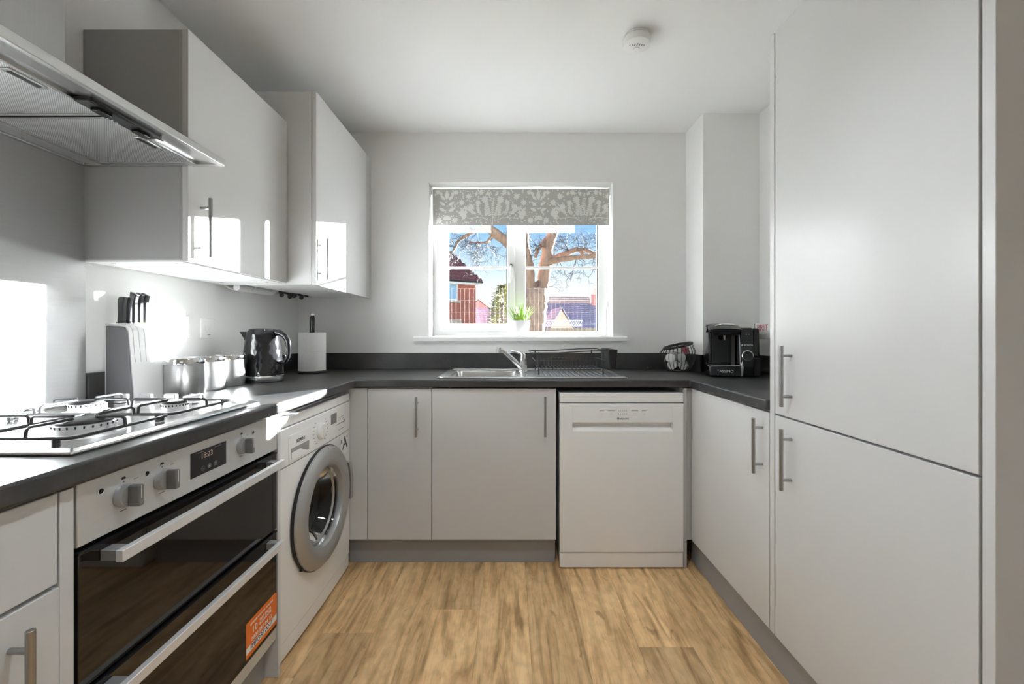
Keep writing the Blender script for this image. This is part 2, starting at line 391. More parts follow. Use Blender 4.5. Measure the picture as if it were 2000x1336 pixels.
# rear_fill_window : added unseen behind the camera to let sky light in
w2 = window('rear_fill_window', -.5, 1.1, .95, 2.1, YR - .2, None, None)
obj('window_frame', G().grid_solid([-.499, -.43, .27, .33, 1.03, 1.099], [.951, 1.02, 2.03, 2.099], lambda i, j: not (j == 1 and i in (1, 3)), YR - .2, YR - .13, 'y'), 'white_upvc', w2, bevel=.004)
for a, b in ((-.43, .27), (.33, 1.03)): obj('pane', G().box(a, b, YR - .17, YR - .165, 1.02, 2.03), 'window_glass', w2)

# added fill lights, unseen above the view, shaped as recessed downlights
mat('opal_glass', (.9, .9, .88), .4, emit=((.95, .98, 1), 2))
for lx, ly, watt, lb in ((.05, .85, 19, 'added unseen round white fill light in the ceiling between hob and tall cabinet'), (.05, -.45, 9, 'added unseen round white fill light in the ceiling behind the camera')):
    c = thing('fill_light', (lx, ly, H - .012), lb, 'fill lamp', 'added fill lights')
    obj('bezel', G().lathe([(.036, -.0005), (.050, -.0005), (.050, -.006), (.040, -.010), (.036, -.008)], (lx, ly, H), n=40, cap=False), 'white_plastic', c)
    obj('lens', G().lathe([(.036, -.001), (.036, -.004), (.001, -.005)], (lx, ly, H), n=32), 'opal_glass', c)
    lamp = bpy.data.objects.new('lamp_light', bpy.data.lights.new('lamp_light', 'SPOT')); COL.objects.link(lamp)
    lamp.data.energy = watt; lamp.data.shadow_soft_size = .06; lamp.data.color = (.86, .94, 1); lamp.data.spot_size = R(120); lamp.data.spot_blend = .7
    lamp.parent = c; lamp.location = (0, 0, -.03)

# ------------------------------------------------------------------ cabinets
WT, WB = .913, .876                                            # worktop top / underside
LE, BE, RE = -.750, 1.975, .867                                # worktop front edges
DL, DB, DR = -.768, 1.995, .880                                # door faces
def bar_handle(parent, face, at, z0, z1, off=.032):
    """vertical bar handle with two posts; at = (x, y) of the door face point"""
    n = {'+x': (1, 0), '-x': (-1, 0), '-y': (0, -1)}[face]
    x, y = at; bx, by = x + n[0] * off, y + n[1] * off
    g = G().cyl((bx, by, z0), (bx, by, z1), .006, 14)
    for z in (z0 + .032, z1 - .032): g.cyl((x, y, z), (bx, by, z), .0048, 10)
    return tag(obj('handle', g, 'handle_steel', parent, bevel=.0008), 'brushed steel bar handle')

# base cabinets on the window wall
c = thing('base_cabinet', (-.54, 2.3, .13), 'narrow pale grey base cabinet beside the washing machine corner', 'cabinet')
obj('carcass', G().box(-.694, -.386, 2.016, 2.56, .135, WB - .002), 'cabinet_side', c)
d = obj('door', G().box(-.6945, -.3855, DB, DB + .019, .133, .868), 'cabinet_door', c, bevel=.0012)
bar_handle(d, '-y', (-.452, DB), .640, .832)
c = thing('base_cabinet', (-.08, 2.3, .13), 'wide pale grey base cabinet under the sink', 'cabinet')
obj('carcass', G().box(-.382, .2225, 2.016, 2.56, .135, .74), 'cabinet_side', c)
d = obj('door', G().box(-.3825, .2225, DB, DB + .019, .133, .868), 'cabinet_door', c, bevel=.0012)
bar_handle(d, '-y', (.167, DB), .640, .832)
tag(obj('corner_filler', G().box(-.900, -.6975, DB, DB + .019, .133, .870), 'cabinet_door', None, bevel=.001),
    'narrow grey filler strip in the corner beside the washing machine', 'filler panel')
tag(obj('end_panel', G().box(.8375, .8545, 1.985, 2.56, 0.0005, .872), 'cabinet_side', None, bevel=.0008),
    'thin grey end panel to the right of the dishwasher', 'panel')
tag(obj('corner_filler', G().box(.856, .8995, DB, DB + .019, .133, .870), 'cabinet_side', None, bevel=.0008),
    'grey filler strip in the corner right of the dishwasher', 'filler panel')
tag(obj('plinth', G().box(-.80, .222, 2.035, 2.053, .0005, .131), 'plinth_grey', None, bevel=.001), 'dark grey plinth under the cabinets below the window', 'plinth')
# right run
c = thing('base_cabinet', (1.16, 1.69, .13), 'pale grey base cabinet below the coffee machine worktop', 'cabinet')
obj('carcass', G().box(.901, 1.425, 1.3915, 1.983, .135, WB - .002), 'cabinet_side', c)
d = obj('door', G().box(DR, DR + .019, 1.393, 1.985, .133, .868), 'cabinet_door', c, bevel=.0012)
bar_handle(d, '-x', (DR, 1.430), .650, .842)
tag(obj('plinth', G().box(.905, .923, .766, 2.05, .0005, .131), 'plinth_grey', None, bevel=.001), 'dark grey plinth under the right-hand units', 'plinth')
c = thing('tall_cabinet', (1.16, 1.07, 0), 'floor-to-head-height pale grey larder cabinet with two doors', 'cabinet')
obj('carcass', G().box(.9015, 1.425, .767, 1.363, .135, 2.138), 'cabinet_side', c)
obj('side_panel', G().box(DR, 1.427, 1.3665, 1.3895, .133, 2.14), 'cabinet_door', c, bevel=.0012)
obj('side_panel', G().box(DR, 1.427, .743, .7645, .0005, 2.14), 'cabinet_door', c, bevel=.0012)
d = obj('door', G().box(DR, DR + .019, .7700, 1.362, .8725, 2.138), 'cabinet_door', c, bevel=.0012)
bar_handle(d, '-x', (DR, 1.283), .908, 1.100)
d = obj('door', G().box(DR, DR + .019, .7700, 1.362, .133, .8665), 'cabinet_door', c, bevel=.0012)
bar_handle(d, '-x', (DR, 1.283), .646, .838)
# left run
c = thing('drawer_cabinet', (-1.05, .4, .13), 'pale grey cabinet with drawer left of the oven', 'cabinet')
obj('carcass', G().box(XL + .01, DL - .021, .10, .695, .135, WB - .002), 'cabinet_side', c)
obj('drawer_front', G().box(DL - .019, DL, .101, .6945, .715, .868), 'cabinet_door', c, bevel=.0015)
d = obj('door', G().box(DL - .019, DL, .101, .6975, .133, .707), 'cabinet_door', c, bevel=.0012)
bar_handle(d, '+x', (DL, .628), .49, .684)
obj('filler_strip', G().box(DL - .019, DL, .698, .7205, .133, .868), 'cabinet_door', c, bevel=.0008)
tag(obj('plinth', G().box(-.83, -.812, .10, 1.352, .0005, .128), 'plinth_grey', None, bevel=.001), 'dark grey plinth below the oven', 'plinth')
tag(obj('end_panel', G().box(XL + .01, DL, 1.3535, 1.3685, .0005, .872), 'cabinet_door', None, bevel=.0008),
    'thin pale grey panel between oven and washing machine', 'panel')

# worktop: one continuous U, cut out for the bowl
HX0, HX1, HY0, HY1 = -.335, .055, 2.055, 2.43
xs = [XL + .001, LE, HX0, HX1, RE, 1.1055, XR - .001]; ys = [.05, 1.391, BE, HY0, HY1, 2.352, YB - .001]
xs = sorted(xs); ys = sorted(ys)
def wmask(i, j):
    x = (xs[i] + xs[i + 1]) / 2; y = (ys[j] + ys[j + 1]) / 2
    if HX0 < x < HX1 and HY0 < y < HY1: return False
    if x > 1.1055 and y > 2.352: return False
    if y > BE: return True
    if x < LE: return True
    return x > RE and y > 1.391
wt = tag(obj('worktop', G().grid_solid(xs, ys, wmask, WB, WT, 'z'), 'worktop', None, bevel=.006, seg=3), 'dark slate-effect laminate worktop running round three sides', 'worktop')
up = obj('upstand', G().box(XL + .0135, 1.1055, YB - .016, YB - .001, WT + .0005, WT + .1), 'worktop', wt, bevel=.001)
obj('upstand', G().box(XL + .001, XL + .013, 1.2845, YB - .001, WT + .0005, WT + .1), 'worktop', wt, bevel=.001)
obj('upstand', G().box(1.0905, 1.105, 2.338, YB - .017, WT + .0005, WT + .1).box(1.0905, XR - .017, 2.338, 2.352, WT + .0005, WT + .1), 'worktop', wt, bevel=.001)
obj('upstand', G().box(XR - .016, XR - .001, 1.392, 2.351, WT + .0005, WT + .1), 'worktop', wt, bevel=.001)

# wall cabinets
c = thing('wall_cabinet', (-1.17, 1.56, 1.366), 'pale grey wall cabinet with bright sun patches beside the cooker hood', 'cabinet')
obj('carcass', G().box(XL + .001, -1.026, 1.2785, 1.846, 1.368, 2.087), 'carcass_shaded', c, bevel=.0008)
obj('base_panel', G().box(XL + .002, -1.027, 1.280, 1.845, 1.362, 1.3678), 'cabinet_inner', c)
d = obj('door', G().box(-1.025, -1.006, 1.2785, 1.843, 1.364, 2.089), 'cabinet_door', c, bevel=.0012)
bar_handle(d, '+x', (-1.006, 1.331), 1.372 + .012, 1.372 + .205)
for y in (1.31, 1.80):
    for x in (-1.27, -1.07): obj('cam_cover', G().cyl((x, y, 1.362), (x, y, 1.3605), .006), 'cabinet_side', c)
c = thing('boiler_cabinet', (-1.1, 2.2, 1.355), 'deep pale grey wall cabinet in the corner by the window', 'cabinet')
obj('side_panel', G().box(XL + .001, -.898, 1.8485, 1.866, 1.357, 2.228), 'cabinet_door', c, bevel=.0008)
obj('side_panel', G().box(XL + .001, -.898, 2.505, 2.523, 1.357, 2.228), 'cabinet_door', c, bevel=.0008)
obj('top_panel', G().box(XL + .001, -.898, 1.867, 2.504, 2.21, 2.228), 'cabinet_door', c)
obj('back_panel', G().box(XL + .001, XL + .012, 1.867, 2.504, 1.357, 2.209), 'cabinet_inner', c)
obj('base_panel', G().box(-1.20, -.898, 1.867, 2.504, 1.357, 1.372), 'cabinet_inner', c)
d = obj('door', G().box(-.896, -.877, 1.8485, 2.490, 1.355, 2.230), 'cabinet_door', c, bevel=.0012)
bar_handle(d, '+x', (-.877, 1.895), 1.372 + .012, 1.372 + .205)
tag(obj('filler_strip', G().box(-.897, -.878, 2.493, YB - .001, 1.355, 2.230), 'cabinet_side', c), 'narrow grey filler to the wall')
# boiler and its pipes seen below the cabinet
c = thing('boiler', (-1.2, 2.15, 1.36), 'white boiler inside the corner wall cabinet with pipes underneath', 'boiler')
obj('casing', G().box(XL + .014, -.93, 1.90, 2.46, 1.43, 2.15), 'white_enamel', c, bevel=.01)
obj('flue_pipe', G().tube([(-1.27, 1.90, 1.352), (-1.27, 2.16, 1.352)] + arc((-1.27, 2.16, 1.392), .04, -math.pi / 2, 0, 6, (0, 1, 0), (0, 0, 1)) + [(-1.27, 2.20, 1.428)], .016, 12), 'white_plastic', c)
for y, x in ((2.22, -1.24), (2.27, -1.20), (2.32, -1.25), (2.37, -1.21)):
    v = obj('valve', G().cyl((x, y, 1.43), (x, y, 1.345), .009).cyl((x, y, 1.372), (x, y, 1.352), .015, 6).sphere((x, y, 1.344), .012, 12), 'valve_dark', c)
    obj('valve_lever', G().cyl((x, y, 1.362), (x + .035, y + .012, 1.350), .005, 8), 'black_matte', v)
obj('cable', G().tube([(-1.31, 1.86, 1.365), (-1.30, 1.90, 1.345), (-1.28, 1.95, 1.335), (-1.25, 1.99, 1.345), (-1.24, 2.02, 1.375), (-1.24, 2.03, 1.428)], .0035), 'white_plastic', c)

# ------------------------------------------------------------------ splashback and cooker hood
tag(obj('splashback', G().box(XL + .0008, XL + .005, .68, 1.2825, WT + .001, 1.72), 'splash_steel', None, bevel=.0008), 'brushed steel splashback on the wall behind the hob', 'splashback')
HY0_, HY1_, HXF, HZ = .684, 1.284 - .008, -.889, 1.657
c = thing('cooker_hood', (-1.2, .98, HZ), 'stainless steel chimney cooker hood above the hob', 'cooker hood')
obj('chimney', G().box(XL + .001, -1.178, .878, 1.085, 1.73, H - .001), 'chimney_steel', c, bevel=.002)
obj('canopy_top', G().loft([[(XL + .006, HY0_ + .01, HZ + .022), (HXF - .01, HY0_ + .01, HZ + .022), (HXF - .01, HY1_ - .01, HZ + .022), (XL + .006, HY1_ - .01, HZ + .022)],
                            [(XL + .006, .86, HZ + .075), (-1.165, .86, HZ + .075), (-1.165, 1.10, HZ + .075), (XL + .006, 1.10, HZ + .075)]]), 'steel', c)
bw = .014
rim = G().grid_solid([XL + .0055, XL + .0055 + bw, HXF - bw, HXF], [HY0_, HY0_ + bw, HY1_ - bw, HY1_], lambda i, j: not (i == 1 and j == 1), HZ, HZ + .022, 'z')
obj('canopy_rim', rim, 'steel', c, bevel=.002)
MX0, MX1 = -1.262, -.968
# front band slopes up from the rim to the filters; back band and side bands are narrow
obj('front_band', G().prism([(HXF - bw, HZ + .001), (HXF - bw, HZ + .006), (MX1, HZ + .016), (MX1, HZ + .010)], HY0_ + bw, HY1_ - bw, 'y'), 'steel', c)
obj('back_band', G().prism([(XL + .02, HZ + .006), (XL + .02, HZ + .012), (MX0, HZ + .010), (MX0, HZ + .001)], HY0_ + bw, HY1_ - bw, 'y'), 'splash_steel', c)
ym = .985
for a, b in ((HY0_ + bw + .002, ym - .004), (ym + .004, HY1_ - bw - .002)):
    f_ = obj('grease_filter', G().box(MX0 + .004, MX1 - .003, a + .004, b - .004, HZ + .006, HZ + .012), 'filter_mesh', c)
    fr = G().grid_solid([MX0, MX0 + .007, MX1 - .007, MX1], [a, a + .007, b - .007, b], lambda i, j: not (i == 1 and j == 1), HZ + .002, HZ + .013, 'z')
    obj('filter_frame', fr, 'steel', f_, bevel=.001)
    yc = (a + b) / 2
    h_ = obj('filter_latch', G().box(MX1 - .040, MX1 - .018, yc - .035, yc + .035, HZ + .003, HZ + .006), 'steel', f_, bevel=.002)
    obj('latch_slot', G().box(MX1 - .034, MX1 - .025, yc - .027, yc + .027, HZ + .002, HZ + .0029), 'black_matte', h_)
cp = obj('control_panel', G().box(-.968, -.926, .905, 1.090, HZ - .004, HZ + .008), 'black_matte', c, bevel=.004)
obj('panel_trim', G().box(-.933, -.925, .905, 1.095, HZ - .0055, HZ - .004), 'black_gloss', cp, bevel=.0005)
for y in (.930, 1.030): obj('slider', G().box(-.955, -.936, y, y + .035, HZ - .012, HZ - .004), 'black_gloss', cp, bevel=.002)
for i in range(4): obj('indicator', G().cyl((-.962, .965 + i * .012, HZ - .004), (-.962, .965 + i * .012, HZ - .0048), .0022, 8), 'print_silver', cp)

# ------------------------------------------------------------------ gas hob
hz = WT
c = thing('gas_hob', (-1.05, 1.03, hz), 'stainless steel four-burner gas hob on the worktop', 'hob')
hx0, hx1, hy0, hy1 = -1.300, -.806, .752, 1.316
obj('hob_plate', G().loft([[(hx0, hy0, hz + .0005), (hx1, hy0, hz + .0005), (hx1, hy1, hz + .0005), (hx0, hy1, hz + .0005)],
                           [(hx0, hy0, hz + .006), (hx1, hy0, hz + .006), (hx1, hy1, hz + .006), (hx0, hy1, hz + .006)],
                           [(hx0 + .012, hy0 + .012, hz + .012), (hx1 - .012, hy0 + .012, hz + .012), (hx1 - .012, hy1 - .012, hz + .012), (hx0 + .012, hy1 - .012, hz + .012)],
                           [(hx0 + .03, hy0 + .03, hz + .007), (hx1 - .03, hy0 + .03, hz + .007), (hx1 - .03, hy1 - .07, hz + .007), (hx0 + .03, hy1 - .07, hz + .007)]]), 'steel_hob', c, bevel=.002)
hp = hz + .007
burners = [(-.93, .895, .050), (-1.175, .90, .036), (-.93, 1.135, .030), (-1.175, 1.135, .038)]
for x, y, r in burners:
    b = obj('burner', G().lathe([(r * 1.35, 0), (r * 1.3, .004), (r * .95, .007), (r * .95, .016), (r, .018), (r, .024), (r * .9, .026)], (x, y, hp), n=36), 'alu', c)
    obj('burner_cap', G().lathe([(r * .92, 0), (r * .94, .004), (r * .85, .007), (.001, .0075)], (x, y, hp + .0262), n=36), 'black_iron', b)
    tg = G()
    for k in range(24):
        a = 2 * math.pi * k / 24
        tg.cyl((x + math.cos(a) * r * .985, y + math.sin(a) * r * .985, hp + .019), (x + math.cos(a) * r * 1.015, y + math.sin(a) * r * 1.015, hp + .0235), .0016, 5)
    obj('flame_ports', tg, 'black_matte', b)
    obj('spark_plug', G().cyl((x + r * 1.12, y + .012, hp), (x + r * 1.12, y + .012, hp + .024), .003, 8), 'white_ceramic', b)
for ya, yb in ((.785, 1.012), (1.022, 1.240)):
    gz = hp + .037; t = thing('pan_support', (-1.05, (ya + yb) / 2, hp), 'x', 'pan support')
    fz = gz - .020
    xa, xb = hx0 + .035, hx1 - .035; rc = .018
    def rr(xa, xb, ya, yb, z):
        pts = []
        for cx_, cy_, a0 in ((xb - rc, yb - rc, 0), (xa + rc, yb - rc, 90), (xa + rc, ya + rc, 180), (xb - rc, ya + rc, 270)):
            pts += [(cx_ + rc * math.cos(R(a0 + q * 22.5)), cy_ + rc * math.sin(R(a0 + q * 22.5)), z) for q in range(5)]
        return pts
    obj('outer_ring', G().tube(rr(xa, xb, ya, yb, fz), .0034, 8, True), 'black_iron', t)
    for x, y, r in burners:
        if not ya < y < yb: continue
        for ang in (0, 90, 180, 270):
            dx, dy = math.cos(R(ang)), math.sin(R(ang))
            lim = min((abs((xb if dx > 0 else xa) - x) if abs(dx) > .5 else 9), (abs((yb if dy > 0 else ya) - y) if abs(dy) > .5 else 9), .118)
            ox, oy = x + dx * lim, y + dy * lim; ix, iy = x + dx * .026, y + dy * .026
            obj('finger', G().tube([(ox, oy, fz), (ox - dx * .002, oy - dy * .002, gz - .004), (ox - dx * .008, oy - dy * .008, gz), (ix, iy, gz), (ix - dx * .001, iy - dy * .001, gz - .002)], .0032, 8), 'black_iron', t)
    xm = -1.052
    obj('cross_bar', G().tube([(xm, ya, fz), (xm, yb, fz)], .0042, 8), 'black_iron', t)
    for x in (xa + .03, xb - .03):
        for y in (ya, yb): obj('foot', G().cyl((x, y, hp + .0005), (x, y, fz), .006, 8), 'dark_rubber', t)
    t['label'] = 'black wire pan support over the ' + ('nearer two burners' if ya < 1 else 'farther two burners beside the knobs')
    t['group'] = 'pan supports on the hob'
for x in (-1.215, -1.140, -1.062, -.984):
    k = obj('control_knob', G().lathe([(.019, 0), (.0185, .004), (.016, .006), (.0155, .010)], (x, 1.281, hz + .0105), n=24), 'silver_plastic', c)
    obj('knob_grip', G().box(x - .019, x + .019, 1.274, 1.288, hz + .0205, hz + .036), 'silver_plastic', k, bevel=.003)

# ------------------------------------------------------------------ double oven
OX = -.770; oy0, oy1 = .7275, 1.3505
c = thing('double_oven', (-1.05, 1.04, .13), 'built-under stainless and black glass double oven', 'oven')
obj('housing', G().box(XL + .05, OX - .022, .7235, 1.3515, .132, .8745), 'black_matte', c)
fa = obj('control_fascia', G().box(OX - .02, OX, oy0, oy1, .756, .870), 'steel_fascia', c, bevel=.002)
def kn(y, z):
    k = obj('control_knob', G().lathe([(.0225, 0), (.0225, .010), (.021, .014), (.019, .0145)], (OX + .0005, y, z), (1, 0, 0), 28), 'silver_plastic', fa)
    obj('knob_grip', G().box(OX + .0145, OX + .036, y - .0065, y + .0065, z - .021, z + .021), 'knob_fin', k, bevel=.0025)
    obj('knob_mark', G().box(OX + .0361, OX + .0366, y - .0008, y + .0008, z - .006, z + .020), 'print_white', k)
for y in (.815, .905, 1.172): kn(y, .817)
dp = obj('clock_display', G().box(OX, OX + .0012, .985, 1.108, .787, .848), 'display_black', fa, bevel=.0004)
text('18:23', .019, (OX + .0016, 1.037, .832), '+x', 'digits', dp)
for i in range(3):
    obj('touch_button', G().lathe([(.0062, 0), (.0062, .0004), (.0050, .0004), (.0050, 0)], (OX + .0013, 1.024 + i * .022, .801), (1, 0, 0), 18), 'print_grey', dp)
    text(('-', 'o', '+')[i], .009, (OX + .0016, 1.024 + i * .022, .801), '+x', 'print_white', dp)
obj('display_line', G().box(OX + .0012, OX + .0015, 1.065, 1.088, .8425, .8435).box(OX + .0012, OX + .0015, 1.008, 1.026, .8425, .8435), 'print_grey', dp)
for y in (.770, .868, 1.225):
    g = G().lathe([(.0062, 0), (.0062, .0005), (.0050, .0005), (.0050, 0)], (OX + .0003, y, .842), (1, 0, 0), 20)
    obj('printed_symbol', g, 'print_white', fa); obj('printed_symbol', G().prism([(y - .0025, .8395), (y + .0028, .8395), (y + .0015, .845)], OX + .0003, OX + .0007, 'x'), 'print_black', fa)
for y in (.815, .905, 1.172):
    obj('printed_symbol', G().prism([(y - .005, .849), (y + .005, .849), (y + .003, .8535), (y - .003, .8535)], OX + .0003, OX + .0007, 'x'), 'print_black', fa)
    obj('printed_symbol', G().box(OX + .0003, OX + .0006, y - .0012, y + .0012, .8425, .8445), 'print_black', fa)
    obj('printed_symbol', G().box(OX + .0003, OX + .0006, y - .008, y + .006, .7865, .7885), 'print_grey', fa)
    obj('printed_symbol', G().box(OX + .0003, OX + .0006, y + .022, y + .032, .8405, .8420), 'print_grey', fa)
def oven_door(z0, z1, hz_):
    d = obj('oven_door', G().box(OX - .02, OX, oy0 + .002, oy1 - .001, z0, z1), 'oven_glass', c, bevel=.0015)
    obj('door_trim', G().box(OX - .019, OX + .0012, oy0 + .002, oy1 - .001, z1 + .0005, z1 + .005), 'black_gloss', d)
    h = obj('handle', G().box(OX + .032, OX + .046, .765, 1.318, hz_ - .011, hz_ + .011), 'alu', d, bevel=.0012)
    for y in (.768, 1.290): obj('handle_bracket', G().box(OX + .0005, OX + .0322, y, y + .025, hz_ - .010, hz_ + .010), 'silver_plastic', h, bevel=.001)
    return d
oven_door(.497, .742, .722); dlow = oven_door(.172, .484, .466)
obj('bottom_trim', G().box(OX - .018, OX - .002, oy0 + .002, oy1 - .001, .133, .170), 'steel_fascia', c, bevel=.001)
# orange sticker at the lower door corner
sk = obj('sticker', G().prism([(1.192, .185), (1.347, .185), (1.347, .283), (1.340, .290), (1.192, .290)], OX + .0003, OX + .0009, 'x'), 'sticker_orange', dlow)
tag(sk, 'orange and white paper sticker on the glass')
obj('sticker_band', G().box(OX + .0009, OX + .0012, 1.1925, 1.3465, .199, .217), 'print_white', sk)
text('IMPORTANT', .0200, (OX + .0014, 1.268, .208), '+x', 'print_black', sk, sx=1.02)
text('0800 597 04 13', .0165, (OX + .0012, 1.268, .2285), '+x', 'print_white', sk)
text('10', .026, (OX + .0012, 1.232, .2525), '+x', 'print_white', sk)
text('YEAR PARTS\nGUARANTEE', .0110, (OX + .0012, 1.285, .2535), '+x', 'print_white', sk)
text('REGISTER NOW FOR YOUR FREE', .0078, (OX + .0012, 1.268, .2750), '+x', 'print_white', sk)

# ------------------------------------------------------------------ washing machine
MX = -.782; my0, my1 = 1.3865, 1.9865; yc, zc = 1.685, .432
c = thing('washing_machine', (-1.06, 1.686, 0), 'white front-loading washing machine between oven and corner', 'washing machine')
# cabinet with a real opening for the drum
ring = 40; fr = []
g = G().box(XL + .02, MX - .03, my0, my1, .012, .80)
obj('body', G().grid_solid([my0, yc - .165, yc + .165, my1], [.012, zc - .165, zc + .165, .80], lambda i, j: not (i == 1 and j == 1), XL + .04, MX - .024, 'x'), 'white_enamel', c)
# curved front sheet with round hole
sq = []; ci = []
n = 48
for i in range(n):
    a = 2 * math.pi * i / n; dy_, dz_ = math.cos(a), math.sin(a)
    ymax = (my1 - yc) if dy_ > 0 else (yc - my0); zmax = (.672 - zc) if dz_ > 0 else (zc - .075)
    k = min(ymax / abs(dy_) if abs(dy_) > 1e-6 else 9, zmax / abs(dz_) if abs(dz_) > 1e-6 else 9)
    sq.append((dy_ * k, dz_ * k)); ci.append((dy_ * .2, dz_ * .2))
for cy_, cz_ in ((my1 - yc, .672 - zc), (my0 - yc, .672 - zc), (my0 - yc, .075 - zc), (my1 - yc, .075 - zc)):
    i = min(range(n), key=lambda q: (sq[q][0] - cy_) ** 2 + (sq[q][1] - cz_) ** 2); sq[i] = (cy_, cz_)
def bow(y): return MX + .006 * (1 - ((y - yc) / .3) ** 2)
g = G()
r0 = [(MX - .023, yc + a, zc + b) for a, b in sq]; r1 = [(bow(yc + a) - .0, yc + a, zc + b) for a, b in sq]
r2 = [(bow(yc + a), yc + a, zc + b) for a, b in [((p[0] + q[0]) / 2, (p[1] + q[1]) / 2) for p, q in zip(sq, ci)]]
r3 = [(bow(yc + a), yc + a, zc + b) for a, b in ci]; r4 = [(MX - .023, yc + a, zc + b) for a, b in ci]
obj('front_panel', g.loft([r0, r1, r2, r3, r4], False), 'white_enamel', c, ang=50)
def bowbox(y0, y1, z0, z1, d0, d1, nn=10):
    g = G(); rings = []
    for i in range(nn + 1):
        y = y0 + (y1 - y0) * i / nn; x = bow(y)
        rings.append([(x + d0, y, z0), (x + d1, y, z0), (x + d1, y, z1), (x + d0, y, z1)])
    return g.loft(rings)
fs = obj('control_fascia', bowbox(my0, my1, .675, .809, -.03, .003), 'white_enamel', c, bevel=.003)
obj('front_top_band', bowbox(my0, my1, .8115, .848, -.03, .001), 'white_enamel', c, bevel=.004)
obj('lid', G().box(XL + .03, MX - .03, my0, my1, .802, .850), 'white_enamel', c, bevel=.004)
obj('kick_panel', bowbox(my0, my1, .012, .0725, -.022, -.002), 'white_enamel', c, bevel=.003)
for y in (my0 + .05, my1 - .05):
    for x in (XL + .1, MX - .08): obj('foot', G().cyl((x, y, .0005), (x, y, .0125), .02), 'dark_rubber', c)
dr = obj('detergent_drawer', bowbox(my0 + .045, my0 + .195, .683, .778, .003, .0055), 'white_enamel', fs, bevel=.0015)
obj('drawer_recess', bowbox(my0 + .058, my0 + .182, .695, .730, .0055, .0062), 'silver_plastic', dr)
obj('recess_lip', G().prism([(bow(my0 + .12) + .0062, .690), (bow(my0 + .12) + .0062, .716), (bow(my0 + .12) + .0075, .690)], my0 + .058, my0 + .182, 'y'), 'white_enamel', dr)
text('SIEMENS', .017, (bow(my0 + .12) + .0062, my0 + .122, .748), '+x', 'print_black', dr)
kx = bow(1.66) + .003
kb = obj('programme_dial', G().lathe([(.034, 0), (.033, .008), (.030, .013), (.026, .014)], (kx, 1.668, .742), (1, 0, 0), 32), 'white_plastic', fs)
obj('dial_ridge', G().box(kx + .013, kx + .019, 1.664, 1.672, .716, .768), 'white_plastic', kb, bevel=.002)
for i in range(7):
    for s in (-1, 1):
        a = R(-55 + i * 17); y = 1.668 + s * .052 * math.cos(a) * 1.05; z = .742 + .052 * math.sin(a)
        L_ = .014 if i in (0, 2, 5) else .009
        obj('programme_mark', G().box(kx - .0002, kx + .0005, y - L_ / 2 + s * .006, y + L_ / 2 + s * .006, z - .0012, z + .0012), 'print_grey', fs)
obj('display', G().box(bow(1.78) + .0015, bow(1.78) + .0038, 1.765, 1.822, .742, .786), 'print_grey', fs, bevel=.0004)
obj('display_line', G().box(bow(1.85) + .002, bow(1.85) + .0036, 1.77, 1.915, .727, .7295).box(bow(1.9) + .002, bow(1.9) + .0040, 1.905, 1.917, .724, .739), 'print_grey', fs)
for i in range(4): obj('touch_button', G().box(bow(1.88) + .001, bow(1.88) + .0040, 1.842 + i * .019, 1.852 + i * .019, .755, .757).box(bow(1.88) + .001, bow(1.88) + .004, 1.844 + i * .019, 1.850 + i * .019, .744, .746), 'print_grey', fs)
obj('display_line', G().box(bow(1.87) + .001, bow(1.87) + .0040, 1.846, 1.905, .7005, .7025), 'print_grey', fs)
es = obj('energy_sticker', G().box(bow(1.92) - .001, bow(1.92) + .0012, 1.875, 1.957, .572, .664), 'white_plastic', c)
text('A', .085, (bow(1.92) + .0016, 1.925, .622), '+x', 'print_black', es)
obj('sticker_print', G().box(bow(1.92) + .0012, bow(1.92) + .0016, 1.879, 1.893, .628, .648).box(bow(1.92) + .0012, bow(1.92) + .0016, 1.945, 1.955, .642, .652), 'print_grey', es)
# porthole door
px_ = MX + .004
dd = obj('porthole_door', G().lathe([(.236, 0), (.238, .008), (.236, .018), (.222, .030), (.205, .036), (.176, .034), (.160, .024), (.155, .010), (.155, -.004)], (px_, yc, zc), (1, 0, 0), 64, False), 'silver_ring', c)
obj('door_rim', G().lathe([(.2385, 0), (.2405, .003), (.2405, .010), (.2375, .012)], (px_ + .0005, yc, zc), (1, 0, 0), 64, False), 'black_matte', dd)
for a in (200, 222): obj('hinge_clip', G().box(px_ + .004, px_ + .014, yc + .241 * math.cos(R(a)) - .003, yc + .241 * math.cos(R(a)) + .003, zc + .241 * math.sin(R(a)) - .008, zc + .241 * math.sin(R(a)) + .008), 'black_matte', dd)
obj('glass_bowl', G().lathe([(.156, .004), (.150, -.010), (.135, -.055), (.118, -.085), (.08, -.098), (.001, -.10)], (px_, yc, zc), (1, 0, 0), 48, False), 'drum_glass', dd)
obj('glass_rib', G().lathe([(.146, -.020), (.149, -.024), (.143, -.030), (.140, -.026), (.146, -.020)], (px_ + .012, yc, zc), (1, 0, 0), 48, False), 'silver_ring', dd)
hn = [(px_ + .034, yc + .232 * math.cos(R(a)), zc + .232 * math.sin(R(a))) for a in range(-16, 30, 5)]
obj('door_handle', G().loft([[(x - .020, y, z), (x + .004, y - .010, z), (x + .004, y + .016, z), (x - .018, y + .022, z)] for x, y, z in hn]), 'silver_plastic', dd, bevel=.003)
obj('door_seal', G().lathe([(.195, -.022), (.168, -.026), (.158, -.045), (.162, -.085), (.15, -.10)], (px_, yc, zc), (1, 0, 0), 48, False), 'dark_rubber', c)
dm = obj('drum', G().lathe([(.160, -.09), (.163, -.105), (.163, -.36), (.02, -.40), (.001, -.40)], (px_, yc, zc), (1, 0, 0), 48, False), 'steel', c)
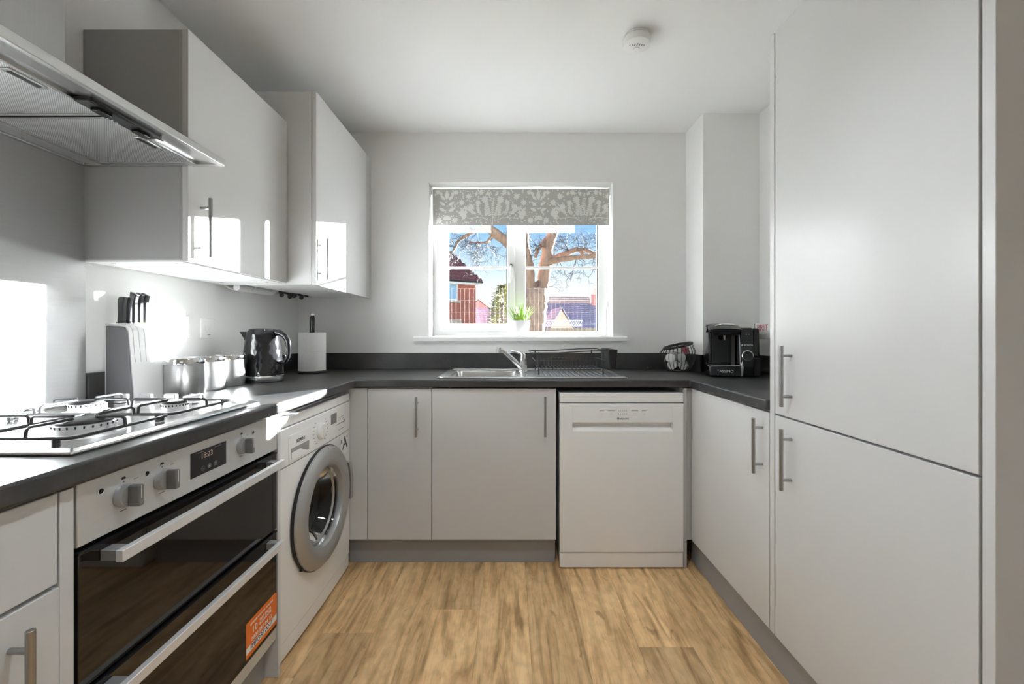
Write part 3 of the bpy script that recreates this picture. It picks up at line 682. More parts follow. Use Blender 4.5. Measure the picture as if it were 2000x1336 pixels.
for a in (20, 140, 260): obj('drum_paddle', G().cyl((px_ - .12, yc + .15 * math.cos(R(a)), zc + .15 * math.sin(R(a))), (px_ - .34, yc + .15 * math.cos(R(a)), zc + .15 * math.sin(R(a))), .016, 10), 'steel', dm)

# ------------------------------------------------------------------ dishwasher
DX0, DX1, DY = .2375, .8345, 1.972
c = thing('dishwasher', (.536, 2.25, 0), 'white freestanding dishwasher below the draining board', 'dishwasher')
obj('body', G().box(DX0 + .004, DX1 - .004, DY + .03, 2.55, .012, .845), 'white_enamel', c, bevel=.002)
obj('lid', G().box(DX0, DX1, DY + .004, 2.55, .8035, .850), 'white_enamel', c, bevel=.003)
hx0_, hx1_ = DX0 + .062, DX1 - .055
dw = obj('door', G().grid_solid([DX0, hx0_, hx1_, DX1], [.082, .664, .706, .799], lambda i, j: not (i == 1 and j == 1), DY, DY + .03, 'y'), 'white_enamel', c, bevel=.0025)
obj('handle_recess', G().prism([(DY + .001, .6635), (DY + .0015, .667), (DY + .028, .690), (DY + .028, .7065), (DY + .0295, .7065), (DY + .0295, .6635)], hx0_ - .001, hx1_ + .001, 'x'), 'white_enamel', dw)
cp = obj('control_panel', G().box(hx0_ - .001, hx1_ + .001, DY - .0022, DY + .001, .708, .788), 'white_enamel', dw, bevel=.0012)
cxm = (hx0_ + hx1_) / 2
for x, w in ((-.100, .022), (-.055, .034), (.058, .034), (.103, .022)):
    obj('touch_button', G().box(cxm + x - w / 2, cxm + x + w / 2, DY - .0026, DY - .0022, .7645, .7670), 'print_grey', cp)
    obj('printed_symbol', G().box(cxm + x - w * .28, cxm + x + w * .28, DY - .0025, DY - .0022, .7500, .7512), 'print_grey', cp)
for r in range(2):
    for q in range(5): obj('indicator', G().box(cxm - .020 + q * .0095, cxm - .0175 + q * .0095, DY - .0026, DY - .0022, .7475 + r * .015, .7515 + r * .015), 'print_grey', cp)
text('Hotpoint', .0155, (cxm + .001, DY - .0026, .7275), '-y', 'print_black', cp)
obj('kick_panel', G().box(DX0, DX1, DY + .004, DY + .03, .006, .078), 'white_enamel', c, bevel=.004)
for x in (DX0 + .06, DX1 - .06):
    for y in (2.06, 2.48): obj('foot', G().cyl((x, y, .0005), (x, y, .0125), .02), 'dark_rubber', c)

# ------------------------------------------------------------------ sink and tap
SX0, SX1, SY0, SY1 = -.365, .578, 2.020, 2.492
bx0, bx1, by0, by1 = -.312, .030, 2.075, 2.410
c = thing('sink', (.1, 2.25, WT), 'stainless steel sink with bowl and ridged draining board', 'sink')
xs_ = [SX0, bx0, bx1, SX1]; ys_ = [SY0, by0, by1, SY1]
obj('sink_deck', G().grid_solid(xs_, ys_, lambda i, j: not (i == 1 and j == 1), WT + .0005, WT + .0055, 'z'), 'steel', c, bevel=.002)
g = G()
def rrect(x0, x1, y0, y1, r, z, n=5):
    pts = []
    for cx_, cy_, a0 in ((x1 - r, y1 - r, 0), (x0 + r, y1 - r, 90), (x0 + r, y0 + r, 180), (x1 - r, y0 + r, 270)):
        pts += [(cx_ + r * math.cos(R(a0 + q * 90 / n)), cy_ + r * math.sin(R(a0 + q * 90 / n)), z) for q in range(n + 1)]
    return pts
g.loft([rrect(bx0 - .004, bx1 + .004, by0 - .004, by1 + .004, .004, WT + .0045), rrect(bx0, bx1, by0, by1, .03, WT - .004), rrect(bx0 + .008, bx1 - .008, by0 + .008, by1 - .008, .05, WT - .13), rrect(bx0 + .05, bx1 - .05, by0 + .05, by1 - .05, .05, WT - .15), rrect(-.14, -.12, 2.23, 2.25, .009, WT - .152)], False)
obj('bowl', g, 'steel', c, ang=60)
obj('deck_rim', G().tube(rrect(SX0 + .006, SX1 - .006, SY0 + .006, SY1 - .006, .03, WT + .005), .004, 8, True), 'steel', c)
obj('waste', G().lathe([(.04, 0), (.038, .003), (.02, .002), (.001, .001)], (-.13, 2.24, WT - .1515), n=24), 'chrome', c)
for i in range(13):
    x = .150 + i * .0305
    obj('drainer_ridge', G().tube([(x, SY0 + .035, WT + .0050), (x, SY0 + .05, WT + .0075), (x, SY1 - .10, WT + .0075), (x, SY1 - .085, WT + .0050)], .005, 8), 'steel', c)
tx, ty = .072, 2.300
c = thing('mixer_tap', (tx, ty, WT + .006), 'chrome single lever kitchen mixer tap at the sink', 'tap')
obj('tap_body', G().lathe([(.026, 0), (.026, .006), (.022, .010), (.021, .060), (.022, .064), (.020, .078)], (tx, ty, WT + .006), n=28), 'chrome', c)
sp = [(tx - .010, ty - .004, WT + .030), (tx - .05, ty - .018, WT + .070), (tx - .10, ty - .036, WT + .118), (tx - .118, ty - .042, WT + .132), (tx - .132, ty - .047, WT + .136)]
obj('spout', G().tube(sp, [.014, .0135, .0125, .0125, .012], 14), 'chrome', c)
obj('aerator', G().cyl((tx - .134, ty - .048, WT + .146), (tx - .139, ty - .049, WT + .118), .0125), 'chrome', c)
obj('lever', G().tube([(tx, ty, WT + .082), (tx + .002, ty, WT + .098), (tx - .006, ty + .02, WT + .108), (tx - .035, ty + .055, WT + .116), (tx - .065, ty + .075, WT + .122)], [.018, .016, .010, .008, .007], 12), 'chrome', c)

# ------------------------------------------------------------------ dish rack
rx0, rx1, ry0, ry1, rz = .126, .492, 2.085, 2.385, WT + .0160
c = thing('dish_rack', (.3, 2.23, rz), 'black wire dish rack standing on the draining board', 'dish rack')
def hoop(x0, x1, y0, y1, z, r=.0022, wav=None, name='rail'):
    pts = rrect(x0, x1, y0, y1, .03, z)
    if wav: pts = [(p[0], p[1], p[2] + wav(p[0])) for p in pts]
    return obj(name, G().tube(pts, r, 6, True), 'black_iron', c)
hoop(rx0 + .02, rx1 - .02, ry0 + .02, ry1 - .02, rz + .022)
hoop(rx0, rx1, ry0, ry1, rz + .068)
pts = []
for i in range(13): x = rx0 - .005 + (rx1 - rx0 + .01) * i / 12; pts.append((x, ry0, rz + .108 + .012 * math.sin(max(0, (i - 4) / 8) * math.pi / 2)))
obj('rail', G().tube(pts + [(rx1 + .02, ry0 + .05, rz + .116), (rx1 + .02, ry1 - .03, rz + .116)] + [(p[0], ry1, p[2]) for p in reversed(pts)] + [(rx0 - .02, ry1 - .04, rz + .108), (rx0 - .02, ry0 + .04, rz + .108)], .003, 6, True), 'black_iron', c)
for x in (rx0 + .018, rx1 - .02):
    for y in (ry0, ry1): obj('leg', G().tube([(x, y, rz - .003), (x, y, rz + .112)], .0042, 8), 'black_iron', c)
nw = 16
for i in range(nw):
    x = rx0 + .03 + (rx1 - rx0 - .06) * i / (nw - 1)
    obj('wire', G().tube([(x, ry0, rz + .068), (x, ry0 + .02, rz + .022), (x, ry1 - .02, rz + .022), (x, ry1, rz + .068)], .0015, 5), 'black_iron', c)
    if i < 11: obj('plate_prong', G().tube([(x, 2.20, rz + .022), (x, 2.205, rz + .074), (x + .004, 2.21, rz + .078), (x + .008, 2.205, rz + .074)], .0016, 5), 'black_iron', c)
ch = obj('cutlery_holder', G().loft([rrect(rx1 + .030, rx1 + .064, 2.16, 2.34, .008, rz + .020), rrect(rx1 + .022, rx1 + .072, 2.15, 2.35, .008, rz + .122), rrect(rx1 + .026, rx1 + .068, 2.154, 2.346, .006, rz + .122), rrect(rx1 + .034, rx1 + .060, 2.164, 2.336, .006, rz + .026)]), 'black_matte', c)
obj('holder_hook', G().tube([(rx1 + .028, 2.25, rz + .116), (rx1 + .015, 2.25, rz + .124), (rx1 + .010, 2.25, rz + .118)], .003, 6), 'black_iron', c)

# ------------------------------------------------------------------ coffee machine
kx0, kx1, ky0, ky1, kz = 1.033, 1.278, 2.055, 2.285, WT + .0008
c = thing('coffee_machine', ((kx0 + kx1) / 2, 2.16, kz), 'glossy black pod coffee machine on the right worktop', 'coffee machine')
kxm = 1.182                                                  # split between the brew bay and the control column
obj('rear_body', G().prism([(ky0 + .14, kz + .004), (ky1, kz + .004), (ky1, kz + .255), (ky0 + .13, kz + .272), (ky0 + .10, kz + .245), (ky0 + .14, kz + .22)], kx0 + .004, kxm, 'x'), 'black_gloss', c, bevel=.008)
col = obj('control_column', G().prism([(ky0 + .03, kz + .004), (ky1 - .03, kz + .004), (ky1 - .03, kz + .255), (ky0 + .055, kz + .252), (ky0 + .022, kz + .10)], kxm + .002, 1.243, 'x'), 'black_gloss', c, bevel=.006)
obj('water_tank', G().prism([(ky0 + .06, kz + .10), (ky1 - .005, kz + .10), (ky1 - .005, kz + .250), (ky0 + .075, kz + .250)], 1.245, kx1, 'x'), 'black_gloss', c, bevel=.008)
obj('tank_base', G().box(1.245, kx1, ky0 + .05, ky1 - .005, kz + .004, kz + .098), 'black_matte', c, bevel=.005)
obj('bay_side', G().prism([(ky0 + .035, kz + .062), (ky0 + .15, kz + .062), (ky0 + .15, kz + .23), (ky0 + .05, kz + .23)], kx0 + .002, kx0 + .020, 'x'), 'black_gloss', c, bevel=.005)
obj('bay_edge', G().tube([(kxm - .003, ky0 + .018, kz + .064), (kxm - .003, ky0 + .030, kz + .14), (kxm - .003, ky0 + .045, kz + .215)], .0025, 8), 'silver_plastic', c)
tr = obj('drip_tray', G().prism([(ky0, kz + .004), (ky0 + .14, kz + .004), (ky0 + .14, kz + .058), (ky0 + .004, kz + .058)], kx0, kxm - .002, 'x'), 'black_gloss', c, bevel=.006)
obj('drip_grid', G().box(kx0 + .006, kxm - .006, ky0 + .002, ky0 + .135, kz + .0582, kz + .062), 'chrome', tr, bevel=.001)
text('TASSIMO', .019, (kx0 + .073, ky0 - .0006, kz + .030), '-y', 'print_silver', tr)
hd_ = obj('brew_head', G().loft([[(kx0 + .022 + .004, ky0 + .045, kz + .212), (kxm - .006, ky0 + .045, kz + .212), (kxm - .006, ky0 + .15, kz + .212), (kx0 + .022, ky0 + .15, kz + .212)],
                               [(kx0 + .010, ky0 + .028, kz + .243), (kxm + .002, ky0 + .028, kz + .240), (kxm + .002, ky0 + .16, kz + .25), (kx0 + .008, ky0 + .16, kz + .25)]]), 'black_matte', c, bevel=.005)
obj('head_slot', G().box(kx0 + .050, kx0 + .105, ky0 + .030, ky0 + .042, kz + .222, kz + .229), 'black_gloss', hd_)
lid = []
for i in range(9):
    t_ = i / 8; lid.append([(kx0 + .008 + .15 * t_, ky0 + .026 + .012 * (t_ - .5) ** 2, kz + .242 + .006 * math.sin(t_ * math.pi)), (kx0 + .008 + .15 * t_, ky0 + .10, kz + .262 + .010 * math.sin(t_ * math.pi)), (kx0 + .008 + .15 * t_, ky0 + .19, kz + .272 + .006 * math.sin(t_ * math.pi)), (kx0 + .008 + .15 * t_, ky0 + .19, kz + .252), (kx0 + .008 + .15 * t_, ky0 + .04, kz + .240)])
obj('brew_lid', G().loft(lid), 'black_gloss', c, ang=50)
obj('lid_lever', G().tube([(kx0 + .030, ky0 + .020, kz + .262), (kx0 + .060, ky0 + .010, kz + .270), (kx0 + .100, ky0 + .012, kz + .268), (kx0 + .140, ky0 + .035, kz + .262)], [.004, .007, .006, .003], 10), 'chrome', c)
obj('nozzle', G().cyl((kx0 + .085, ky0 + .085, kz + .212), (kx0 + .085, ky0 + .085, kz + .188), .012, 16, .008), 'chrome', c)
obj('bay_back', G().loft([[(kx0 + .02 + .125 * i / 8, ky0 + .135 - .012 * math.sin(i / 8 * math.pi) * -1, z) for i in range(9)] for z in (kz + .062, kz + .212)], False, False), 'bay_grey', c)
bt = obj('brew_button', G().lathe([(.024, 0), (.024, .004), (.021, .006), (.019, .005), (.001, .005)], (1.213, ky0 + .026, kz + .110), (0, -1, .12), 32), 'black_matte', col)
obj('button_ring', G().lathe([(.0255, 0), (.0265, .004), (.0235, .006), (.0235, .001)], (1.213, ky0 + .0262, kz + .110), (0, -1, .12), 32, False), 'chrome', col)
text('BOSCH', .0120, (1.2185, ky0 + .0330, kz + .163), ((1, 0, 0), (0, .18, .98)), 'print_silver', col)
obj('brand_mark', G().lathe([(.0048, 0), (.0048, .001), (.003, .001), (.003, 0)], (1.1905, ky0 + .0342, kz + .163), (0, -1, .2), 16), 'print_silver', col)
for x in (1.212, 1.224): obj('indicator', G().cyl((x, ky0 + .052, kz + .218), (x, ky0 + .045, kz + .2186), .0022, 8), 'digits', col)
obj('column_foot', G().prism([(kxm - .010, kz + .004), (kxm + .006, kz + .004), (kxm + .012, kz + .05), (kxm + .004, kz + .085), (kxm - .004, kz + .05)], ky0 + .012, ky0 + .03, 'y'), 'chrome', c, bevel=.002)

c.location = (1.168, 2.165, kz); c.rotation_euler.z = R(-17)

# ------------------------------------------------------------------ wire basket with coffee pods
bx, by, bz = .990, 2.432, WT + .0008
c = thing('wire_basket', (bx, by, bz), 'round black wire basket with tilted rim, full of coffee pods', 'basket')
nR = 26; base_r = .060; tilt = R(13)
def rimpt(a, r=.079):
    x, y = r * math.cos(a), r * math.sin(a)
    return Vector((bx + .004 + x * math.cos(tilt), by + y * .93, bz + .150 + x * math.sin(tilt)))
obj('base_ring', G().tube([(bx + base_r * math.cos(2 * math.pi * i / 32), by + base_r * math.sin(2 * math.pi * i / 32), bz + .004) for i in range(32)], .004, 8, True), 'black_iron', c)
obj('rim', G().tube([rimpt(2 * math.pi * i / 40) for i in range(40)], .0075, 10, True), 'black_matte', c)
for i in range(nR):
    a = 2 * math.pi * i / nR; p0 = Vector((bx + base_r * math.cos(a), by + base_r * math.sin(a), bz + .004)); p3 = rimpt(a)
    mid = Vector((bx + .100 * math.cos(a), by + .094 * math.sin(a), bz + .082))
    q = [p0 * (1 - t) ** 2 + (mid * 2 - (p0 + p3) / 2) * 2 * t * (1 - t) + p3 * t ** 2 for t in (0, .15, .3, .45, .6, .75, .9, 1)]
    obj('wire', G().tube(q, .0016, 5), 'black_iron', c)
pod_g = {}
POD_LABELS = ['white coffee pod at the bottom left of the wire basket', 'white coffee pod at the bottom front of the wire basket', 'white coffee pod at the bottom right of the wire basket', 'white coffee pod at the bottom back of the wire basket', 'white coffee pod halfway up the left side of the basket', 'black coffee pod on the right side of the wire basket', 'white coffee pod halfway up the front of the basket', 'white coffee pod halfway up the back of the basket', 'dark red coffee pod at the back left of the basket', 'dark red coffee pod at the front just under the basket rim', 'dark red coffee pod against the far right of the basket rim', 'white coffee pod lying flat on top of the basket pile']
def pod(loc, rot, kind, label):
    if kind not in pod_g:
        root = bpy.data.objects.new('coffee_pod', None); COL.objects.link(root)
        me = bpy.data.meshes.new('shell'); g = G().lathe([(.012, -.008), (.018, -.006), (.021, .003), (.026, .004), (.026, .0055)], (0, 0, 0), n=20); me.from_pydata(g.v, [], g.f); me.shade_smooth(); me.set_sharp_from_angle(angle=R(40))
        s_ = bpy.data.objects.new('shell', me); COL.objects.link(s_); s_.parent = root; me.materials.append(MATS['pod_white' if kind != 'black' else 'pod_black'])
        me = bpy.data.meshes.new('foil_lid'); g = G().lathe([(.0255, 0), (.0255, .0006)], (0, 0, .0056), n=20); me.from_pydata(g.v, [], g.f)
        f_ = bpy.data.objects.new('foil_lid', me); COL.objects.link(f_); f_.parent = root; me.materials.append(MATS['pod_' + kind])
        pod_g[kind] = (root, [s_, f_])
    else:
        r0, ch_ = pod_g[kind]; root = r0.copy(); COL.objects.link(root)
        for q in ch_:
            z = q.copy(); COL.objects.link(z); z.parent = root
    root.location = loc; root.rotation_euler = rot
    tag(root, label, 'coffee pod', 'coffee pods in the basket')
    root.empty_display_size = .02
for i, (dx, dy, dz, rx, rz_, kd) in enumerate([(-.040, -.020, .035, 80, -30, 'white'), (.012, -.045, .035, 82, 5, 'white'), (.045, -.015, .036, 78, 40, 'white'), (0, .030, .035, 70, 180, 'white'),
        (-.050, -.028, .078, 76, -28, 'white'), (.048, -.030, .080, 80, 35, 'black'), (.002, -.050, .082, 84, 0, 'white'), (.005, .035, .080, 60, 170, 'white'), (-.048, .032, .075, 70, 230, 'red'),
        (.030, -.034, .124, 70, 20, 'red'), (.060, .005, .122, 74, 70, 'red'), (-.005, .012, .112, 20, 60, 'white')]):
    pod((bx + dx, by + dy, bz + dz), (R(rx), 0, R(rz_)), kd, POD_LABELS[i])

# ------------------------------------------------------------------ shelf with carton on the right wall
sh = tag(obj('wall_shelf', G().box(1.325, XR - .0006, 1.55, 2.27, 1.108, 1.138), 'white_plastic', None, bevel=.002), 'small white shelf on the right wall beside the tall cabinet', 'shelf')
c = thing('carton', (1.37, 2.15, 1.138), 'small white carton with red lettering on the shelf behind the tall cabinet', 'carton')
bb = obj('box', G().box(1.335, 1.425, 2.02, 2.25, 1.1385, 1.192), 'white_plastic', c, bevel=.001)
obj('printed_stripe', G().box(1.334, 1.3349, 2.235, 2.243, 1.139, 1.190), 'print_grey', c)
text('BRIT', .048, (1.3345, 2.170, 1.1655), '-x', 'print_red', c)

# ------------------------------------------------------------------ left worktop: knife block, knives, canisters, kettle, kitchen roll, sockets
kbx, kby0, kby1 = -1.245, 1.335, 1.465
c = thing('knife_block', (-1.275, 1.40, WT), 'white slotted knife block with dark grey sides beside the hob', 'knife block')
prof = [(-1.318, WT + .001), (-1.232, WT + .001)]
prof += [(-1.248 , WT + .19), (-1.2505, WT + .225), (-1.254, WT + .240), (-1.262, WT + .250), (-1.275, WT + .254), (-1.318, WT + .256)]
# white wrap with slots (between the slots are the bands), dark sides
slots = [1.357, 1.378, 1.399, 1.420, 1.441]; sw = .0022
edges = [kby0 + .008] + [v for s_ in slots for v in (s_ - sw / 2, s_ + sw / 2)] + [kby1]
top = prof[2:]
inner = [(x - .006 if i < 3 else x - .003 * 0, z - (0 if i < 2 else .006)) for i, (x, z) in enumerate(top)]
for k in range(0, len(edges), 2):
    band = [(-1.2425, WT + .13)] + top + [(-1.318, WT + .250)] + list(reversed(inner[:-1])) + [(-1.2485, WT + .13)]
    obj('slotted_band', G().prism(band, edges[k], edges[k + 1], 'y'), 'white_plastic', c)
obj('front_board', G().prism([(-1.238, WT + .001), (-1.232, WT + .001), (-1.2425, WT + .13), (-1.2485, WT + .13)], kby0 + .008, kby1, 'y'), 'white_plastic', c)
for a, b in ((kby0, kby0 + .0078), (kby1 + .0002, kby1 + .006)):
    obj('side_board', G().prism([(-1.318, WT + .001), (-1.236, WT + .001), (-1.250, WT + .19), (-1.254, WT + .232), (-1.266, WT + .246), (-1.318, WT + .249)], a, b, 'y'), 'block_side', c, bevel=.001)
obj('back_board', G().box(-1.3215, -1.3185, kby0, kby1 + .006, WT + .001, WT + .256), 'white_plastic', c)
names = ['first and lowest black-handled knife in the block, nearest the hob', 'second black-handled knife in the block, counted from the hob', 'middle knife in the block with a flared dark grey handle', 'fourth knife in the block with a lime green collar', 'fifth knife in the block with lime green collar, farthest from the hob']
for i, y in enumerate(slots):
    x = -1.288; z0 = WT + .2575; hh = .085 if i < 2 else .100
    c = thing('kitchen_knife', (x, y, z0), names[i], 'knife', 'knives in the knife block')
    w = .0072
    rings = []
    for t_, dx, d in ((0, 0, .0095), (.3, .001, .009), (.7, .001, .0095), (.9, .003, .011), (1, .006, .012 if i > 1 else .009)):
        z = z0 + .004 + hh * t_
        rings.append([(x - d + dx, y - w, z + (.006 if t_ == 1 and i > 1 else 0)), (x + d + dx, y - w, z - (.006 if t_ == 1 and i > 1 else 0)), (x + d + dx, y + w, z - (.006 if t_ == 1 and i > 1 else 0)), (x - d + dx, y + w, z + (.006 if t_ == 1 and i > 1 else 0))])
    obj('knife_handle', G().loft(rings), 'knife_grey', c, bevel=.003)
    obj('collar', G().box(x - .011, x + .011, y - .008, y + .008, z0 + .0002, z0 + .0045), 'lime' if i > 2 else 'knife_grey', c)
    obj('blade', G().prism([(x - .013, z0), (x + .013, z0), (x + .013, z0 - .09), (x - .013, z0 - .15)], y - .0008, y + .0008, 'y'), 'chrome', c)

lab = ['slim steel jar half hidden behind the knife block', 'large-looking steel canister just right of the knife block', 'steel canister in the middle of the row', 'steel canister standing next to the kettle']
for i, (x, y, r) in enumerate(((-1.291, 1.530, .026), (-1.196, 1.505, .061), (-1.210, 1.634, .060), (-1.214, 1.765, .060))):
    c = thing('canister', (x, y, WT), lab[i], 'canister', 'steel canisters along the wall')
    h_ = .112 if i else .105
    obj('canister_body', G().lathe([(r * .97, 0), (r, .004), (r, h_), (r * .98, h_ + .001)], (x, y, WT + .0006), n=48), 'steel_brushed', c)
    obj('canister_lid', G().lathe([(r * 1.01, 0), (r * 1.015, .003), (r * 1.015, .016), (r * .98, .020), (.001, .0205)], (x, y, WT + h_ + .002), n=48), 'chrome', c)

kx, ky = -1.158, 1.915
c = thing('electric_kettle', (kx, ky, WT), 'glossy black hammered electric kettle with loop handle', 'kettle')
obj('base_plate', G().lathe([(.085, 0), (.088, .004), (.086, .010), (.080, .012)], (kx, ky, WT + .0006), n=40), 'black_matte', c)
obj('steel_band', G().lathe([(.088, 0), (.089, .004), (.088, .016), (.086, .018)], (kx, ky, WT + .013), n=48), 'chrome', c)
rings = []; NN = 56; hh = .205
for j in range(21):
    t_ = j / 20; r = .086 - .022 * t_ ** 1.4 - (.004 if j == 20 else 0)
    ring = []
    for i in range(NN):
        a = 2 * math.pi * i / NN
        d = .0011 * math.sin(a * 14 + (math.pi if j % 4 < 2 else 0)) * (1 if 1 < j < 18 else 0)
        ring.append((kx + (r + d) * math.cos(a), ky + (r + d) * math.sin(a), WT + .0315 + hh * t_))
    rings.append(ring)
obj('kettle_body', G().loft(rings), 'black_gloss', c, ang=60)
obj('lid', G().lathe([(.058, 0), (.056, .006), (.045, .010), (.001, .0115)], (kx, ky, WT + .0315 + hh), n=40), 'black_gloss', c)
obj('spout', G().loft([[(kx - .060, ky - .028, WT + .232), (kx - .060, ky + .016, WT + .232), (kx - .102, ky - .012, WT + .232)], [(kx - .066, ky - .018, WT + .20), (kx - .066, ky + .012, WT + .20), (kx - .084, ky - .008, WT + .20)], [(kx - .071, ky - .006, WT + .165), (kx - .071, ky + .004, WT + .165), (kx - .074, ky - .002, WT + .165)]]), 'black_gloss', c, bevel=.002)
hp_ = [(kx + .052, ky, WT + .228), (kx + .080, ky, WT + .228), (kx + .105, ky, WT + .212), (kx + .118, ky, WT + .185), (kx + .121, ky, WT + .150), (kx + .118, ky, WT + .115), (kx + .105, ky, WT + .092), (kx + .076, ky, WT + .085)]
obj('kettle_handle', G().tube(hp_, [.016, .015, .0135, .012, .011, .010, .009, .008], 12), 'black_gloss', c, ang=60)
text('A', .016, (kx + .030, ky - .0835, WT + .045), '-y', 'print_silver', c)
obj('power_cord', G().tube([(kx - .085, ky + .01, WT + .006), (kx - .112, ky + .02, WT + .012), (kx - .125, ky + .03, WT + .05), (kx - .118, ky + .05, WT + .09), (kx - .10, ky + .075, WT + .095), (kx - .085, ky + .09, WT + .06), (kx - .08, ky + .10, WT + .004)], .0032, 8), 'black_matte', c)

qx, qy = -1.128, 2.330
c = thing('kitchen_roll_holder', (qx, qy, WT), 'black kitchen roll stand with a steel ball top', 'kitchen roll holder')
obj('base', G().lathe([(.076, 0), (.078, .003), (.076, .010), (.070, .012)], (qx, qy, WT + .0006), n=40), 'black_matte', c)
obj('pole', G().cyl((qx, qy, WT + .012), (qx, qy, WT + .318), .0132, 20), 'black_gloss', c)
obj('knob', G().sphere((qx, qy, WT + .330), .0160, 20), 'chrome', c)
c = thing('kitchen_roll', (qx, qy, WT + .013), 'white paper kitchen roll on the black stand', 'kitchen roll')
obj('paper', G().lathe([(.021, .0), (.071, 0), (.072, .002), (.072, .213), (.071, .215), (.021, .215), (.021, 0)], (qx, qy, WT + .0135), n=48, cap=False), 'paper', c)
obj('core', G().lathe([(.0185, 0), (.0205, 0), (.0205, .214), (.0185, .214), (.0185, 0)], (qx, qy, WT + .0136), n=24, cap=False), 'fence_wood', c)
obj('loose_sheet_edge', G().box(qx + .030, qx + .070, qy - .0655, qy - .064, WT + .122, WT + .1235), 'paper', c)

def socket(y0, y1, z0, z1, label, double):
    c = thing('socket', (XL, (y0 + y1) / 2, z0), label, 'socket')
    pl = obj('plate', G().box(XL + .0005, XL + .0085, y0, y1, z0, z1), 'white_plastic', c, bevel=.002)
    mids = (y0 + .037, y1 - .037) if double else ((y0 + y1) / 2,)
    zm = (z0 + z1) / 2; x = XL + .0086
    for m_ in mids:
        if double:
            obj('pin_hole', G().box(x, x + .0004, m_ - .0015, m_ + .0015, zm + .010, zm + .018), 'print_black', pl)
            for s in (-1, 1): obj('pin_hole', G().box(x, x + .0004, m_ + s * .011 - .003, m_ + s * .011 + .003, zm - .013, zm - .009), 'print_black', pl)
            sy = m_ + (.019 if m_ == mids[0] else -.019)
            obj('rocker', G().prism([(x, zm + .010), (x + .004, zm + .012), (x + .001, zm + .030), (x, zm + .030)], sy - .0045, sy + .0045, 'y'), 'white_plastic', pl)
        else:
            obj('rocker', G().prism([(x, zm - .010), (x + .003, zm - .008), (x + .001, zm + .012), (x, zm + .012)], m_ - .022, m_ - .010, 'y'), 'white_plastic', pl)
            obj('fuse_cover', G().box(x, x + .0015, m_ + .004, m_ + .020, zm - .012, zm + .014), 'white_plastic', pl, bevel=.0005)
            obj('flex_outlet', G().box(x, x + .0008, m_ - .006, m_ + .010, zm - .030, zm - .027), 'print_grey', pl)
socket(1.547, 1.690, 1.120, 1.206, 'white double wall socket behind the canisters', True)
socket(1.757, 1.843, 1.117, 1.203, 'white single fused wall switch left of the kettle', False)

# ------------------------------------------------------------------ ceiling alarm
ax, ay = .535, 1.74
c = thing('smoke_alarm', (ax, ay, H - .045), 'round white smoke alarm on the ceiling', 'smoke alarm')
bo = obj('alarm_body', G().lathe([(.050, 0), (.052, -.010), (.056, -.012), (.058, -.030), (.055, -.040), (.048, -.043)], (ax, ay, H - .0008), n=40, cap=True), 'white_plastic', c)
obj('grille_ring', G().lathe([(.0545, -.0105), (.0548, -.0125)], (ax, ay, H), n=40, cap=False), 'print_grey', bo)
for i in range(7):
    dx = (-.030 + i * .010); w = .0022
    obj('vent_slot', G().box(ax + dx - w, ax + dx + w, ay - .020 + abs(i - 3) * .003, ay - .004, H - .0445, H - .0436), 'print_grey', bo)
obj('test_button', G().lathe([(.014, -.0438), (.013, -.046), (.001, -.0465)], (ax + .004, ay + .016, H), n=24), 'white_plastic', bo)

# ------------------------------------------------------------------ roller blind
fxa, fxb, fz0, fz1, fy = -.503, .640, 1.836, 2.066, 2.648
c = thing('roller_blind', (.07, fy, fz0), 'grey floral roller blind half down at the window', 'blind')
obj('roller', G().cyl((fxa + .004, fy + .020, 2.056), (fxb - .004, fy + .020, 2.056), .019, 20), 'blind_fabric', c)
for x in (WX0 + .001, WX1 - .0055): obj('bracket', G().box(x, x + .0045, fy - .002, fy + .045, 2.03, WZ1 - .001), 'white_plastic', c, bevel=.001)
fb = obj('fabric', G().box(fxa, fxb, fy, fy + .0008, fz0, fz1), 'blind_fabric', c)
obj('hem_bar', G().box(fxa, fxb, fy - .0012, fy + .0022, fz0, fz0 + .020), 'blind_fabric', c, bevel=.001)
g = G(); rnd = random.Random(3); yp = fy - .0016
LAY = [0]
def leaf(x, z, a, l, w):
    pts = []
    for t_ in (0, .25, .5, .75, 1): pts.append((t_ * l, w * math.sin(math.pi * t_ ** .85)))
    poly = pts + [(p[0], -p[1]) for p in reversed(pts[1:-1])]
    ca, sa = math.cos(a), math.sin(a)
    q = [(x + ca * p - sa * s_, z + sa * p + ca * s_) for p, s_ in poly]
    if any(not (fxa + .002 < X < fxb - .002 and fz0 + .001 < Z < fz1 + .006) for X, Z in q): return
    LAY[0] += 1; g.add([(X, yp - LAY[0] * 3e-6, Z) for X, Z in q], [tuple(range(len(q)))])
def stem(pts, w=.0012):
    for (x0, z0), (x1, z1) in zip(pts, pts[1:]):
        d = Vector((x1 - x0, z1 - z0)); L_ = d.length
        if L_ < 1e-6: continue
        nx, nz = -d.y / L_ * w, d.x / L_ * w
        q = [(x0 + nx, z0 + nz), (x1 + nx, z1 + nz), (x1 - nx, z1 - nz), (x0 - nx, z0 - nz)]
        if all(fxa + .002 < X < fxb - .002 and fz0 + .001 < Z < fz1 for X, Z in q): LAY[0] += 1; g.add([(X, yp - LAY[0] * 3e-6, Z) for X, Z in q], [(0, 1, 2, 3)])
def sprig(x, z, a, l, bend, lw=.0042, ll=.0165):
    pts = []; n_ = 9
    for i in range(n_ + 1):
        pts.append((x, z)); x += math.cos(a) * l / n_; z += math.sin(a) * l / n_; a += bend / n_
        if i > 1:
            for s in (-1, 1): leaf(x, z, a + s * .75, ll * rnd.uniform(.8, 1.15), lw)
    stem(pts)
